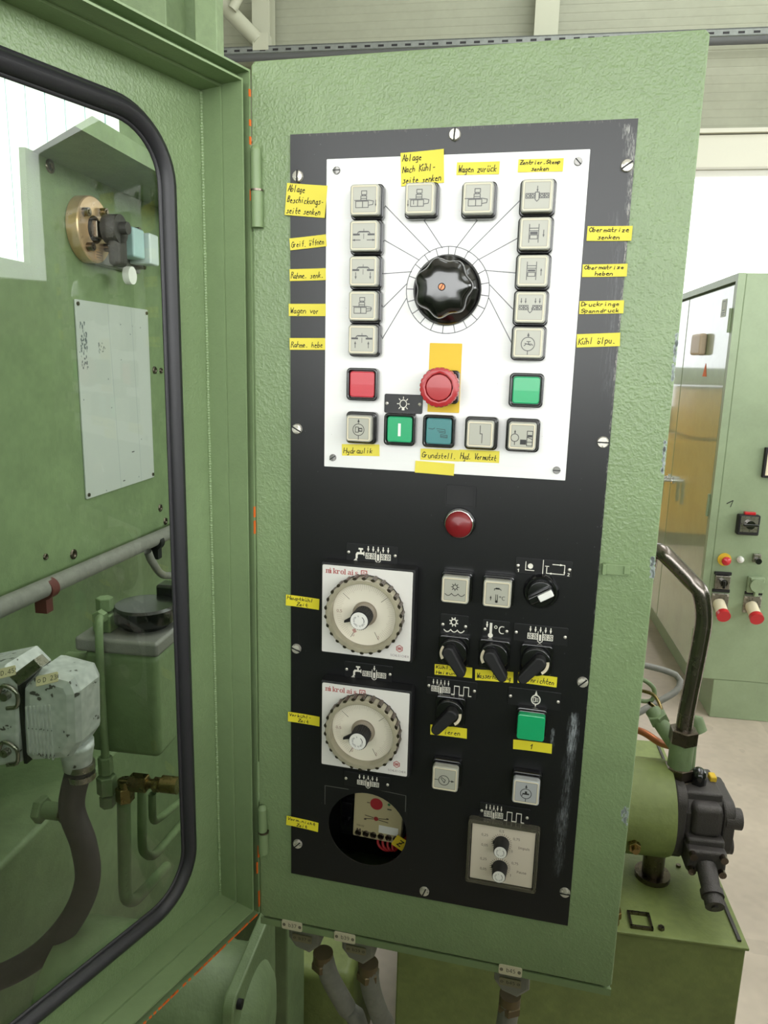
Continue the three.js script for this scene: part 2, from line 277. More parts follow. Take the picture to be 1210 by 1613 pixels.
// white symbols of the black symbol plates, drawn in a field 100 high
const sym = {
  tap(c, x) { c.fillRect(x, 46, 34, 12); fillP(c, x - 12, 82, x - 12, 58, x - 4, 46, x + 6, 46, x + 6, 58, x, 62, x, 82); c.fillRect(x + 12, 30, 10, 16); c.fillRect(x + 4, 22, 26, 10); c.fillRect(x + 32, 40, 6, 24); c.lineWidth = 3; for (const k of [-18, -12, -6, 0]) L(c, x - 6 + k * 0.3, 84, x - 4 + k, 96); },
  press(c, x, ups = 5) {
    c.lineWidth = 4; for (const q of [0, 28, 84, 112]) { c.strokeRect(x + q, 48, 26, 30); L(c, x + q + 5, 54, x + q + 20, 72); L(c, x + q + 14, 52, x + q + 22, 62); L(c, x + q + 4, 62, x + q + 12, 74); }
    L(c, x + 56, 34, x + 56, 88, x + 69, 98, x + 82, 88, x + 82, 34); c.fillRect(x + 63, 50, 12, 36);
    for (const q of ups === 5 ? [13, 41, 69, 97, 125] : [69]) { fillP(c, x + q - 7, 22, x + q + 7, 22, x + q, 42); c.fillRect(x + q - 3, 8, 6, 16); }
  },
  pulse(c, x) { c.lineWidth = 6; L(c, x, 84, x + 22, 84, x + 22, 34, x + 62, 34, x + 62, 84, x + 98, 84, x + 98, 34, x + 138, 34, x + 138, 84, x + 160, 84); },
  lamp(c, x) { c.lineWidth = 5; ring(c, x, 50, 20); for (let k = 0; k < 8; k++) { const a = k * Math.PI / 4; if (k === 2) continue; L(c, x + 27 * Math.cos(a), 50 + 27 * Math.sin(a), x + 36 * Math.cos(a), 50 + 36 * Math.sin(a)); } c.fillRect(x - 8, 70, 16, 14); },
  twoWay(c) { c.lineWidth = 5; L(c, 66, 22, 66, 74, 120, 74); disc(c, 96, 48, 17); L(c, 176, 4, 176, 96); L(c, 236, 26, 312, 26, 312, 84, 200, 84, 200, 46); arrow(c, 236, 26, 60, 0, 14); arrow(c, 312, 60, 0, 20, 12); arrow(c, 280, 84, -62, 0, 14); L(c, 190, 40, 212, 40); c.font = 'bold 30px sans-serif'; c.fillText('1', 12, 92); c.fillText('2', 330, 92); },
  snow(c) { c.lineWidth = 6; ring(c, 68, 34, 13); for (let k = 0; k < 8; k++) { const a = k * Math.PI / 4 + 0.3; L(c, 68 + 14 * Math.cos(a), 34 + 14 * Math.sin(a), 68 + 21 * Math.cos(a), 34 + 21 * Math.sin(a)); } c.lineWidth = 5; waves(c, 20, 74, 17); },
  thermo(c) { c.lineWidth = 7; c.fillRect(38, 14, 13, 58); disc(c, 44, 80, 13); arrow(c, 24, 12, 0, 24, 13); c.font = '56px sans-serif'; c.fillText('°C', 58, 66); },
  pump(c, x) { c.lineWidth = 7; ring(c, x, 54, 25); L(c, x, 80, x, 98); fillP(c, x - 9, 28, x + 9, 28, x, 2); c.lineWidth = 4; c.strokeRect(x - 14, 42, 12, 24); L(c, x, 46, x + 14, 46); L(c, x, 54, x + 14, 54); L(c, x, 62, x + 14, 62); },
};
const symCell = (w, draw) => cell(Math.round(w * 1.1), 110, '#141416', (c) => { c.scale(1.1, 1.1); c.fillStyle = c.strokeStyle = '#e6e2d6'; draw(c); });

// ================================================================== THE HALL
struct('floor', bx(-6, 11, -0.2, 0, -8, 8), M.floor, 'pale beige concrete workshop floor', 'floor');
struct('ceiling', bx(-6, 11, 8, 8.2, -8, 8), M.ceiling, 'pale flat roof deck above the hall', 'ceiling');
struct('wall_back', [bx(-6, 11, 0, 1.1, -8.2, -8), bx(-6, 11, 3.66, 8, -8.2, -8), bx(-6, -2.8, 1.1, 3.66, -8.2, -8)], M.wallPanel, 'ribbed grey sandwich panel wall with a window band', 'wall');
struct('wall_front', [bx(-6, 11, 0, 1.2, 8, 8.2), bx(-6, 11, 4.8, 8, 8, 8.2)], M.wallPanel, 'ribbed panel wall with a high window band', 'wall');
struct('wall_right', [bx(11, 11.2, 0, 2.6, -8, 8), bx(11, 11.2, 5.4, 8, -8, 8), bx(11, 11.2, 2.6, 5.4, -8, -6.5), bx(11, 11.2, 2.6, 5.4, 7.5, 8)], M.wallPanel, 'ribbed grey panel wall closing the hall', 'wall');
struct('wall_left', bx(-6.2, -6, 0, 8, -8, 8), M.wallPanel, 'ribbed panel wall beyond the press', 'wall');
struct('trim_1', [bx(-2.8, 11, 3.66, 3.98, -8, -7.9, 0.01), bx(-2.8, 11, 3.99, 4.03, -8, -7.86)], M.wallTrim, 'pale flashing above the window band', 'trim');
{
  const w = new THREE.Group(); w.name = 'window_1'; w.rotation.y = TURN; w.userData.kind = 'structure'; scene.add(w); tag(w, 'long window band under the ribbed wall, filled with white sky', 'window');
  mesh('frame', [bx(-2.8, 11, 1.1, 1.16, -8.12, -8.02), bx(-2.8, 11, 3.60, 3.66, -8.12, -8.02)], M.winFrame, w);
  for (let x = -2.8; x < 10; x += 2.2) { mesh('mullion', bx(x - 0.03, x + 0.03, 1.16, 3.6, -8.12, -8.02), M.winFrame, w); mesh('pane', bx(x + 0.03, Math.min(x + 2.17, 11), 1.16, 3.6, -8.075, -8.07), M.pane, w); }
  const v = new THREE.Group(); v.name = 'window_2'; v.rotation.y = TURN; v.userData.kind = 'structure'; scene.add(v); tag(v, 'high frosted window band behind the viewer', 'window');
  for (let x = -6; x < 9.01; x += 3) mesh('pane', bx(x + 0.02, x + 2.98, 1.2, 4.8, 8.0, 8.05), M.skyPanel, v);
  const g = new THREE.Group(); g.name = 'window_3'; g.rotation.y = TURN; g.userData.kind = 'structure'; scene.add(g); tag(g, 'tall whitish translucent glazing with pale vertical joints', 'window');
  for (let k = 0; k < 11; k++) mesh('pane', bx(-6 + k * 0.25 + 0.016, -6 + k * 0.25 + 0.234, 1.1, 4.78, -7.98, -7.95), M.skyPanel, g);
  mesh('frame', bx(-6, -3.24, 1.06, 4.82, -7.995, -7.985), std({ color: 0x8fb5b0, roughness: 0.5 }), g);
  const e = new THREE.Group(); e.name = 'window_5'; e.rotation.y = TURN; e.userData.kind = 'structure'; scene.add(e); tag(e, 'added frosted window band lighting the guard door from the right', 'window');  // unseen glowing band, added to send more light onto the guard door
  for (let k = 0; k < 7; k++) mesh('pane', bx(11.0, 11.05, 2.6, 5.4, -6.5 + 2 * k + 0.02, -6.5 + 2 * k + 1.98), M.skyPanel, e);
  const r = new THREE.Group(); r.name = 'window_4'; r.rotation.y = TURN; r.userData.kind = 'structure'; scene.add(r); tag(r, 'frosted rooflight strips overhead', 'window');
  for (const [x, zc, n] of [[1.2, -3.6, 3.5], [5.2, 0, 7]]) for (let k = 0; k < n; k++) { const z0 = zc - n + 2 * k; mesh('pane', bx(x - 1, x + 1, 7.93, 7.99, z0 + 0.02, z0 + 1.98), M.skyPanel, r); }
}
for (const [a, b, label] of [[HZ(843, 10, -7.9), HZ(880, 10, -7.9), 'pale steel wall column above the control cabinet'], [HZ(407, 10, -7.9), HZ(434, 10, -7.9), 'pale steel wall column beside the diagonal brace']]) {
  const c = hallThing('steel_column', label, 'column', [(a[0] + b[0]) / 2, 0, -7.78], 'wall columns'); const w = b[0] - a[0];
  mesh('flange', bx(-w / 2, w / 2, 0, 8, 0.09, 0.105), M.column, c); mesh('flange', bx(-w / 2, w / 2, 0, 8, -0.105, -0.09), M.column, c); mesh('web', bx(-0.012, 0.012, 0, 8, -0.09, 0.09), M.column, c);
}
{
  const a = HZ(330, -16, -7.5), b = HZ(408, 66, -7.5);
  one('roof_brace', [rodBetween(a, b, 0.075, 20), bx(b[0] - 0.05, b[0] + 0.12, b[1] - 0.1, b[1] + 0.06, -7.56, -7.44)], M.column, 'pale diagonal tube brace ending at the cable tray', 'brace', { turn: TURN });
  const a2 = HZ(384, -20, -7.4), b2 = HZ(366, 14, -7.4);
  one('roof_strut', rodBetween(a2, b2, 0.05, 16), M.column, 'thin pale strut beside the diagonal brace', 'strut', { turn: TURN });
  const tr = hallThing('cable_tray', 'perforated galvanised cable tray running along the ribbed wall', 'cable tray', [0, 4.86, -7.55]);
  const y0 = HZ(800, 82, -7.5)[1] - 4.86, y1 = HZ(800, 61, -7.5)[1] - 4.86;
  mesh('side_rail', [bx(-5.9, 10.9, y0 + 0.06, y1, 0.1, 0.104), bx(-5.9, 10.9, y1 - 0.012, y1, 0.08, 0.104)], M.galv, tr);
  mesh('side_rail', bx(-5.9, 10.9, y0 + 0.06, y1, -0.104, -0.1), M.galv, tr);
  mesh('tray_base', bx(-5.9, 10.9, y0 + 0.056, y0 + 0.06, -0.1, 0.1), M.galv, tr);
  for (let k = 0; k < 70; k++) mesh('slot', bx(-4.4 + k * 0.14, -4.34 + k * 0.14, y1 - 0.05, y1 - 0.03, 0.1035, 0.106), M.blackMatt, tr);
  one('conduit', rodBetween([-5.9, 4.86 + y0, -7.42], [10.9, 4.86 + y0, -7.42], 0.035), std({ color: 0x4f5150, roughness: 0.6 }), 'dark conduit slung beneath the cable tray', 'conduit', { turn: TURN });
}
// ------------------------------------------------------------------ distant electrical cabinet on the right
{
  const zf = -2.5836, x0 = 1.186, W = 1.3, D = 1.75, H = 1.99;
  const c = hallThing('electrical_cabinet', 'tall pale green electrical cabinet with red plugs on its front', 'cabinet', [x0, 0, zf]);
  mesh('body', bx(0.03, W, 0.19, H, -D, 0, 0.006), M.cab, c);
  mesh('plinth', bx(0.1, W, 0.0, 0.19, -D + 0.05, -0.004, 0.004), M.cab, c);
  mesh('corner_post', bx(0, 0.03, 0.19, H, -0.03, 0), M.cab, c); mesh('top_rim', bx(0, 0.03, H - 0.03, H, -D, -0.03), M.cab, c);
  const split = HX(1096, 600, x0 + 0.01)[2] - zf;
  for (const [a, b, n] of [[-0.045, -0.80, 1], [-0.806, -1.7, 2]]) {
    const d = mesh('door', bx(0.004, 0.026, 0.21, H - 0.04, b, a, 0.006), M.cabGloss, c, { label: 'glossy green cabinet door' });
    if (n === 1) for (const y of [0.32, 0.95, 1.75]) mesh('hinge', [bx(-0.008, 0.01, y, y + 0.06, -0.05, -0.03, 0.003), cy(0.007, 0.1, 'y', -0.004, y + 0.05, -0.036, 12)], M.cab, d);
    const hz = n === 1 ? b + 0.05 : a - 0.05;
    mesh('handle', [rodBetween([0, 1.0, hz], [-0.05, 1.0, hz], 0.009), tube([[-0.045, 1.0, hz], [-0.05, 0.99, hz], [-0.052, 0.87, hz]], 0.009, 12, 10), cy(0.018, 0.008, 'x', 0.0, 1.0, hz, 20)], M.chrome, d, { label: 'chrome lever handle' });
  }
  mesh('warning_triangle', extr(poly([[-0.035, 0], [0.035, 0], [0, 0.062]]), 0.001).rotateY(-Math.PI / 2).translate(0.0035, 1.56, -0.36), M.orange, c, { label: 'orange warning triangle sticker' });
  mesh('notice_label', printUV(rslab(0.07, 0.075, 0.002, 0.001, 0, 0, 0, 0), 0.07, 0.075, cell(80, 86, '#d8dcd6', (q) => { q.strokeStyle = '#8d93a8'; q.lineWidth = 4; q.strokeRect(20, 10, 40, 44); L(q, 14, 66, 66, 66); L(q, 14, 76, 56, 76); })).rotateY(-Math.PI / 2).translate(0.0035, 1.86, -0.17), paper, c, { keep: true });
  mesh('document_pocket', bx(-0.03, 0.004, 1.66, 1.76, -0.55, -0.38, 0.012), std({ color: 0xc9b49c, roughness: 0.5 }), c, { label: 'beige document pocket' });
  const at = (px, py) => { const h = HZ(px, py, zf); return [h[0] - x0, h[1]]; };
  { // main switch
    const [x, y] = at(1176, 825); const b = mesh('main_switch', bx(x - 0.045, x + 0.045, y - 0.045, y + 0.045, 0, 0.035, 0.006), M.blackMatt, c, { label: 'black main switch with silver face plate' });
    mesh('face_plate', bx(x - 0.036, x + 0.036, y - 0.03, y + 0.04, 0.034, 0.037), M.steel, b); mesh('knob', [cy(0.019, 0.02, 'z', x, y + 0.005, 0.047, 24), bx(x - 0.03, x + 0.034, y, y + 0.011, 0.05, 0.064, 0.004)], M.bakelite, b);
    mesh('red_tab', bx(x - 0.022, x + 0.025, y + 0.045, y + 0.058, 0.01, 0.03, 0.003), M.red, b);
  }
  { const [x, y] = at(1141, 881); const e = mesh('emergency_stop', cy(0.029, 0.006, 'z', x, y, 0.003, 32), M.yellow, c, { label: 'red emergency stop on a yellow disc' }); mesh('mushroom', [cy(0.01, 0.025, 'z', x, y, 0.017, 16), lathe([[0, -0.006], [0.018, -0.006], [0.02, 0.0], [0.016, 0.006], [0, 0.009]], 'z', x, y, 0.033, 28)], M.red, e); }
  { const [x, y] = at(1166, 881); mesh('signal_lamp', [cy(0.015, 0.01, 'z', x, y, 0.005, 24), lathe([[0.013, 0], [0.012, 0.006], [0.006, 0.011], [0, 0.012]], 'z', x, y, 0.01, 24)], M.white, c, { label: 'white signal lamp' }); }
  { const [x, y] = at(1191, 879); const b = mesh('key_switch', bx(x - 0.016, x + 0.016, y - 0.016, y + 0.022, 0, 0.02, 0.003), M.steel, c); mesh('lock', cy(0.013, 0.02, 'z', x, y - 0.006, 0.03, 20), M.blackGloss, b); }
  { const [x, y] = at(1137, 915); const b = mesh('rotary_switch', bx(x - 0.032, x + 0.032, y - 0.034, y + 0.028, 0, 0.018, 0.003), M.steel, c); mesh('tag', bx(x - 0.036, x + 0.036, y + 0.03, y + 0.044, 0, 0.012, 0.002), M.blackMatt, b); mesh('knob', [cy(0.016, 0.02, 'z', x, y, 0.028, 20), bx(x - 0.006, x + 0.006, y - 0.025, y + 0.012, 0.03, 0.044, 0.003)], M.bakelite, b); }
  { const [x, y] = at(1189, 919); const b = mesh('socket_outlet', bx(x - 0.035, x + 0.035, y - 0.04, y + 0.035, 0, 0.02, 0.006), M.cab, c, { label: 'painted green socket with round flap' }); mesh('flap', [cy(0.03, 0.02, 'z', x, y, 0.03, 28), bx(x - 0.008, x + 0.008, y - 0.05, y - 0.03, 0.02, 0.04, 0.003), bx(x - 0.03, x + 0.03, y + 0.02, y + 0.034, 0.02, 0.034, 0.004)], M.cab, b); }
  for (const [px, py] of [[1132, 949], [1183, 953]]) {
    const [x, y] = at(px, py); const b = mesh('power_plug', bx(x - 0.035, x + 0.04, y - 0.035, y + 0.045, 0, 0.008, 0.003), M.steel, c, { label: 'grey power plug with bright red cap' });
    mesh('tag', bx(x - 0.034, x + 0.04, y + 0.05, y + 0.064, 0, 0.008, 0.002), M.blackMatt, b);
    const sleeve = (r, l, z) => cy(r, l, 'z', 0, 0, z, 28).rotateX(0.35).translate(x, y, 0);
    mesh('sleeve', sleeve(0.026, 0.08, 0.045), M.cream, b); mesh('cap', sleeve(0.029, 0.022, 0.09), M.red, b, { label: 'bright red plug cap' });
    for (const [dx, dy] of [[-0.028, -0.028], [-0.028, 0.038], [0.033, -0.028], [0.033, 0.038]]) mesh('bolt', cy(0.0045, 0.006, 'z', x + dx, y + dy, 0.011, 8), M.screw, b);
  }
  { const [x, y] = at(1206, 728); const b = mesh('meter', bx(x - 0.012, x + 0.09, y - 0.065, y + 0.065, 0, 0.02, 0.003), M.blackMatt, c, { label: 'black framed panel meter' }); mesh('meter_face', bx(x - 0.002, x + 0.08, y - 0.055, y + 0.055, 0.019, 0.022), M.cream, b); }
  { const [x, y] = at(1150, 793); mesh('pen_mark', [rodBetween([x - 0.014, y - 0.002, 0.0005], [x + 0.012, y + 0.014, 0.0005], 0.002, 6), rodBetween([x + 0.012, y + 0.014, 0.0005], [x + 0.004, y - 0.016, 0.0005], 0.0014, 6)], M.blackMatt, c); }
}
// what the glossy cabinet doors mirror: a yellow machine behind the control cabinet
{
  const m = hallThing('yellow_machine', 'yellow sheet metal machine standing behind the green control cabinet', 'machine', [-0.3, 0, -6.6]);
  mesh('base', bx(-0.8, 0.9, 0, 0.1, -0.5, 0.5, 0.01), M.blackMatt, m); mesh('housing', bx(-0.78, 0.88, 0.1, 0.95, -0.48, 0.48, 0.02), M.yellowMachine, m);
  mesh('upper_housing', bx(-0.6, 0.7, 0.98, 1.42, -0.45, 0.4, 0.02), M.yellowMachine, m); mesh('cover', bx(-0.8, 0.9, 1.45, 1.6, -0.5, 0.48, 0.02), M.greenFlat, m);
}
// unseen housing, added to keep low window light off the lower panel
{
  const m = hallThing('added_aisle_blocker', 'unseen green housing added behind the viewer to block low window light', 'machine', [0.2, 0, 1.22]);
  mesh('base', bx(-2.4, 1.6, 0, 0.12, 0.03, 0.9, 0.01), M.blackMatt, m); mesh('housing', bx(-2.4, 1.6, 0.12, 1.5, 0.02, 0.9, 0.02), M.machine, m);
  for (let k = 0; k < 4; k++) { const d = mesh('door', bx(-2.35 + k * 0.98, -1.4 + k * 0.98, 0.2, 1.36, 0.0, 0.02, 0.005), M.machine, m); mesh('handle', bx(-1.5 + k * 0.98, -1.47 + k * 0.98, 0.7, 0.9, -0.03, 0.0, 0.008), M.blackMatt, d); }
}
{  // unseen cupboards, added to block low light coming from the right
  for (const [z, label] of [[0.15, 'green cupboard added right of the viewer to block low light'], [-0.95, 'green cupboard added across from the oil tank to block low light']]) {
    const m = hallThing('added_cupboard', label, 'cupboard', [1.84, 0, z], 'added light-blocking cupboards along the aisle');
    mesh('plinth', bx(0.02, 0.58, 0, 0.1, 0.02, 0.98), M.blackMatt, m); mesh('body', bx(0, 0.6, 0.1, 1.65, 0, 1.0, 0.01), M.machine, m);
    for (let k = 0; k < 2; k++) { const d = mesh('door', bx(-0.02, 0, 0.14, 1.6, 0.02 + k * 0.49, 0.49 + k * 0.49, 0.004), M.machine, m); mesh('handle', bx(-0.05, -0.02, 0.8, 0.95, 0.43 + k * 0.12, 0.45 + k * 0.12, 0.006), M.blackMatt, d); }
  }
}
// ------------------------------------------------------------------ hydraulic power unit, lower right
{
  const t = hallThing('oil_tank', 'green steel oil tank standing on the floor under the pump', 'tank', [0.09, 0, -0.42]);
  const W = 0.62, D = 0.72, H = 0.6;
  mesh('body', bx(0, W, 0.02, H - 0.006, -D, 0, 0.004), M.tank, t);
  mesh('top_plate', bx(-0.004, W + 0.004, H - 0.006, H, -D - 0.004, 0.004, 0.002), M.tank, t, { label: 'olive green tank lid' });
  mesh('edge_bead', [bx(W - 0.012, W - 0.006, H, H + 0.004, -D + 0.01, -0.01)], M.iron, t);
  const q = HX(1006, 1455, 0)[0]; const fr = (() => { const r = rayTo(1008, 1452), s = (0.6 - EYE.y) / r.y, p = EYE.clone().addScaledVector(r, s); return [p.dot(HXV) - 0.09, p.dot(HZV) + 0.42]; })();
  mesh('filler_frame', [bx(fr[0] - 0.02, fr[0] + 0.02, H, H + 0.006, fr[1] - 0.02, fr[1] - 0.016), bx(fr[0] - 0.02, fr[0] + 0.02, H, H + 0.006, fr[1] + 0.016, fr[1] + 0.02), bx(fr[0] - 0.02, fr[0] - 0.016, H, H + 0.006, fr[1] - 0.02, fr[1] + 0.02), bx(fr[0] + 0.016, fr[0] + 0.02, H, H + 0.006, fr[1] - 0.02, fr[1] + 0.02)], M.darkSteel, t);
  mesh('lid_bolt', hex(0.006, 0.006, 'y', fr[0] + 0.035, H + 0.003, fr[1] + 0.012), M.darkSteel, t); mesh('lid_bolt', hex(0.005, 0.005, 'y', W - 0.07, H + 0.0025, -0.2), M.darkSteel, t);
  mesh('union', [cy(0.012, 0.03, 'y', fr[0] - 0.05, H + 0.015, fr[1] + 0.01, 16), hex(0.015, 0.014, 'y', fr[0] - 0.05, H + 0.02, fr[1] + 0.01)], M.brass, t);
  const zp = -0.6, ax = HZ(1050, 1272, zp);                 // pump axis
  const u = hallThing('pump_motor', 'green bell-shaped motor flange lying over the oil tank', 'motor', [ax[0], ax[1], zp]);
  const rm = 0.092;
  mesh('bell_housing', toCreasedNormals(lathe([[0, -0.32], [rm * 0.96, -0.32], [rm, -0.31], [rm, -0.008], [rm * 0.97, 0], [0.03, 0]], 'x', 0, 0, 0, 56), 0.5), M.tank, u);
  mesh('sight_plug', [hex(0.012, 0.014, 'z', -0.075, -0.03, rm + 0.002), cy(0.006, 0.02, 'z', -0.075, -0.03, rm + 0.008, 12)], M.brass, u);
  mesh('mounting_foot', [cy(0.021, ax[1] - 0.6 - 0.05, 'y', -0.018, -(ax[1] - 0.6 + 0.05) / 2, 0.02, 20), cy(0.034, 0.01, 'y', -0.018, -(ax[1] - 0.6) + 0.005, 0.02, 24)], M.darkSteel, u, { label: 'grey steel support foot' });
  const p = hallThing('hydraulic_pump', 'dark cast iron hydraulic pump bolted to the green bell housing', 'pump', [ax[0], ax[1], zp]);
  mesh('flange', extr(rrect(0.13, 0.15, 0.03), 0.02, 0.003).rotateY(Math.PI / 2).translate(0.001, 0, 0), M.iron, p);
  mesh('casing', [extr(poly([[-0.06, -0.05], [-0.06, 0.03], [-0.04, 0.058], [0.05, 0.058], [0.062, 0.02], [0.062, -0.04], [0.03, -0.062], [-0.03, -0.062]]), 0.07, 0.006).rotateY(Math.PI / 2).translate(0.02, 0, 0), bx(0.02, 0.088, 0.045, 0.066, -0.05, 0.045, 0.005), bx(0.03, 0.085, -0.012, 0.052, 0.03, 0.072, 0.012), bx(0.022, 0.09, -0.03, -0.008, 0.04, 0.082, 0.006)], M.iron, p);
  mesh('end_cover', [extr(rrect(0.125, 0.11, 0.025), 0.022, 0.004).rotateY(Math.PI / 2).translate(0.088, -0.002, 0), cy(0.02, 0.03, 'x', 0.108, 0.02, 0.045, 20), cy(0.018, 0.028, 'x', 0.104, -0.045, 0.03, 20), cy(0.02, 0.026, 'x', 0.104, 0.02, -0.045, 20)], M.iron, p);
  mesh('valve_block', [bx(0.02, 0.09, -0.066, -0.02, 0.03, 0.1, 0.006)], M.iron, p);
  for (const [x, y] of [[0.028, -0.058], [0.082, -0.058], [0.028, -0.028], [0.082, -0.028]]) mesh('bolt', cy(0.007, 0.012, 'z', x, y, 0.104, 12), M.darkSteel, p);
  mesh('adjusting_screw', [cy(0.018, 0.05, 'z', 0, 0, 0.025, 24, 0.0165), cy(0.02, 0.012, 'z', 0, 0, 0.052, 24), cy(0.0165, 0.02, 'z', 0, 0, 0.066, 24), cy(0.006, 0.004, 'z', 0, 0, 0.077, 6)].map((g) => g.rotateX(0.42).translate(0.055, -0.05, 0.098)), M.iron, p, { label: 'dark adjusting screw pointing forward' });
  mesh('plug', [cy(0.015, 0.018, 'y', 0.05, 0.075, 0.01, 6), lathe([[0.015, 0], [0.013, 0.008], [0.007, 0.013], [0, 0.014]], 'y', 0.05, 0.084, 0.01, 20)], M.blackGloss, p);
  mesh('orange_seal', bx(0.075, 0.088, 0.064, 0.076, -0.02, 0.0, 0.003), M.yellow, p);
  const J = (px, py) => HZ(px, py, zp);
  const a = J(1071, 1208), b = J(1079, 1150), s = hallThing('pressure_pipe', 'bent bare steel pipe rising from the hydraulic pump', 'pipe', [0, 0, 0]);
  const pts = [J(1073, 1185), J(1082, 1120), J(1108, 985), J(1104, 935), J(1088, 915), J(1052, 878), J(1046, 874)].map(([x, y, z], i) => [x, y, i > 3 ? z - (i - 3) * 0.008 : z]);
  pts.push([pts[6][0] - 0.012, pts[6][1] - 0.015, zp - 0.05], [pts[6][0] - 0.02, pts[6][1] - 0.12, zp - 0.06], [pts[6][0] - 0.045, pts[6][1] - 0.4, zp - 0.06]);
  mesh('tube', tube(pts, 0.0155, 90, 18, 0.35), M.pipeSteel, s);
  const up = new THREE.Vector3(...pts[1]).sub(new THREE.Vector3(...pts[0])).normalize();
  const on = (g, k) => g.applyQuaternion(new THREE.Quaternion().setFromUnitVectors(new THREE.Vector3(0, 1, 0), up)).translate(pts[0][0] + up.x * k, pts[0][1] + up.y * k, zp);
  mesh('union_nut', on(hex(0.027, 0.03, 'y', 0, 0, 0), 0.036), M.darkSteel, s); mesh('union_body', on(cy(0.0225, 0.06, 'y', 0, 0, 0, 24), -0.005), M.machine, s, { label: 'green painted pipe coupling' });
  mesh('union_nut', on(hex(0.027, 0.024, 'y', 0, 0, 0), -0.04), M.darkSteel, s); mesh('union_nut', on(hex(0.028, 0.032, 'y', 0, 0, 0), -0.07), M.darkSteel, s);
  mesh('side_branch', [tube([on(cy(0.001, 0.001, 'y', 0, 0, 0), 0.0).boundingBox ? pts[0] : pts[0], [pts[0][0] - 0.02, pts[0][1] + 0.02, zp - 0.03], [pts[0][0] - 0.045, pts[0][1] + 0.05, zp - 0.07]], 0.015, 16, 14), hex(0.02, 0.02, 'y', 0, 0, 0).rotateZ(0.5).translate(pts[0][0] - 0.035, pts[0][1] + 0.04, zp - 0.055)], M.machine, s, { label: 'green angled side branch' });
  const k1 = [pts[0][0] - 0.05, pts[0][1] + 0.06, zp - 0.08];
  one('thin_tube', tube([k1, HZ(1042, 1120, -0.7), HZ(1030, 1095, -0.75), HZ(1000, 1085, -0.8)], 0.004, 30, 8), M.brass, 'thin brass tube leaving the green side branch', 'tube', { turn: TURN });
  one('orange_hose', tube([[pts[0][0] - 0.01, pts[0][1] + 0.0, zp - 0.02], HZ(1040, 1170, -0.66), HZ(1010, 1152, -0.7), HZ(975, 1145, -0.75)], 0.0075, 30, 10), M.copper, 'dull orange hose running behind the pipe coupling', 'hose', { turn: TURN });
  one('grey_cable', tube([[0.35, 0.609, -0.85], HZ(960, 1150, -0.9), HZ(1025, 1112, -0.95), HZ(1066, 1088, -0.98), HZ(1070, 1068, -1.0), HZ(1050, 1057, -1.0), HZ(1015, 1048, -1.0), HZ(975, 1040, -1.0), [0.42, 0.85, -0.95], [0.4, 0.609, -0.9]], 0.008, 60, 10), M.hose, 'grey cable looping out behind the control cabinet', 'cable', { turn: TURN });
  one('green_cable', tube([HZ(985, 1100, -0.8), HZ(1024, 1104, -0.8), HZ(1030, 1085, -0.8), HZ(1010, 1070, -0.8), HZ(985, 1075, -0.8)], 0.005, 40, 8), M.machine, 'thin green painted cable curled behind the cabinet edge', 'cable', { turn: TURN });
  one('return_tube', tube([[pts[0][0] + 0.05, pts[0][1] + 0.015, zp - 0.06], [pts[0][0] + 0.035, pts[0][1] + 0.04, zp - 0.07], [pts[0][0] + 0.03, pts[0][1] - 0.06, zp - 0.05]], 0.014, 20, 12), M.machine, 'short green tube behind the pump coupling', 'tube', { turn: TURN });
}

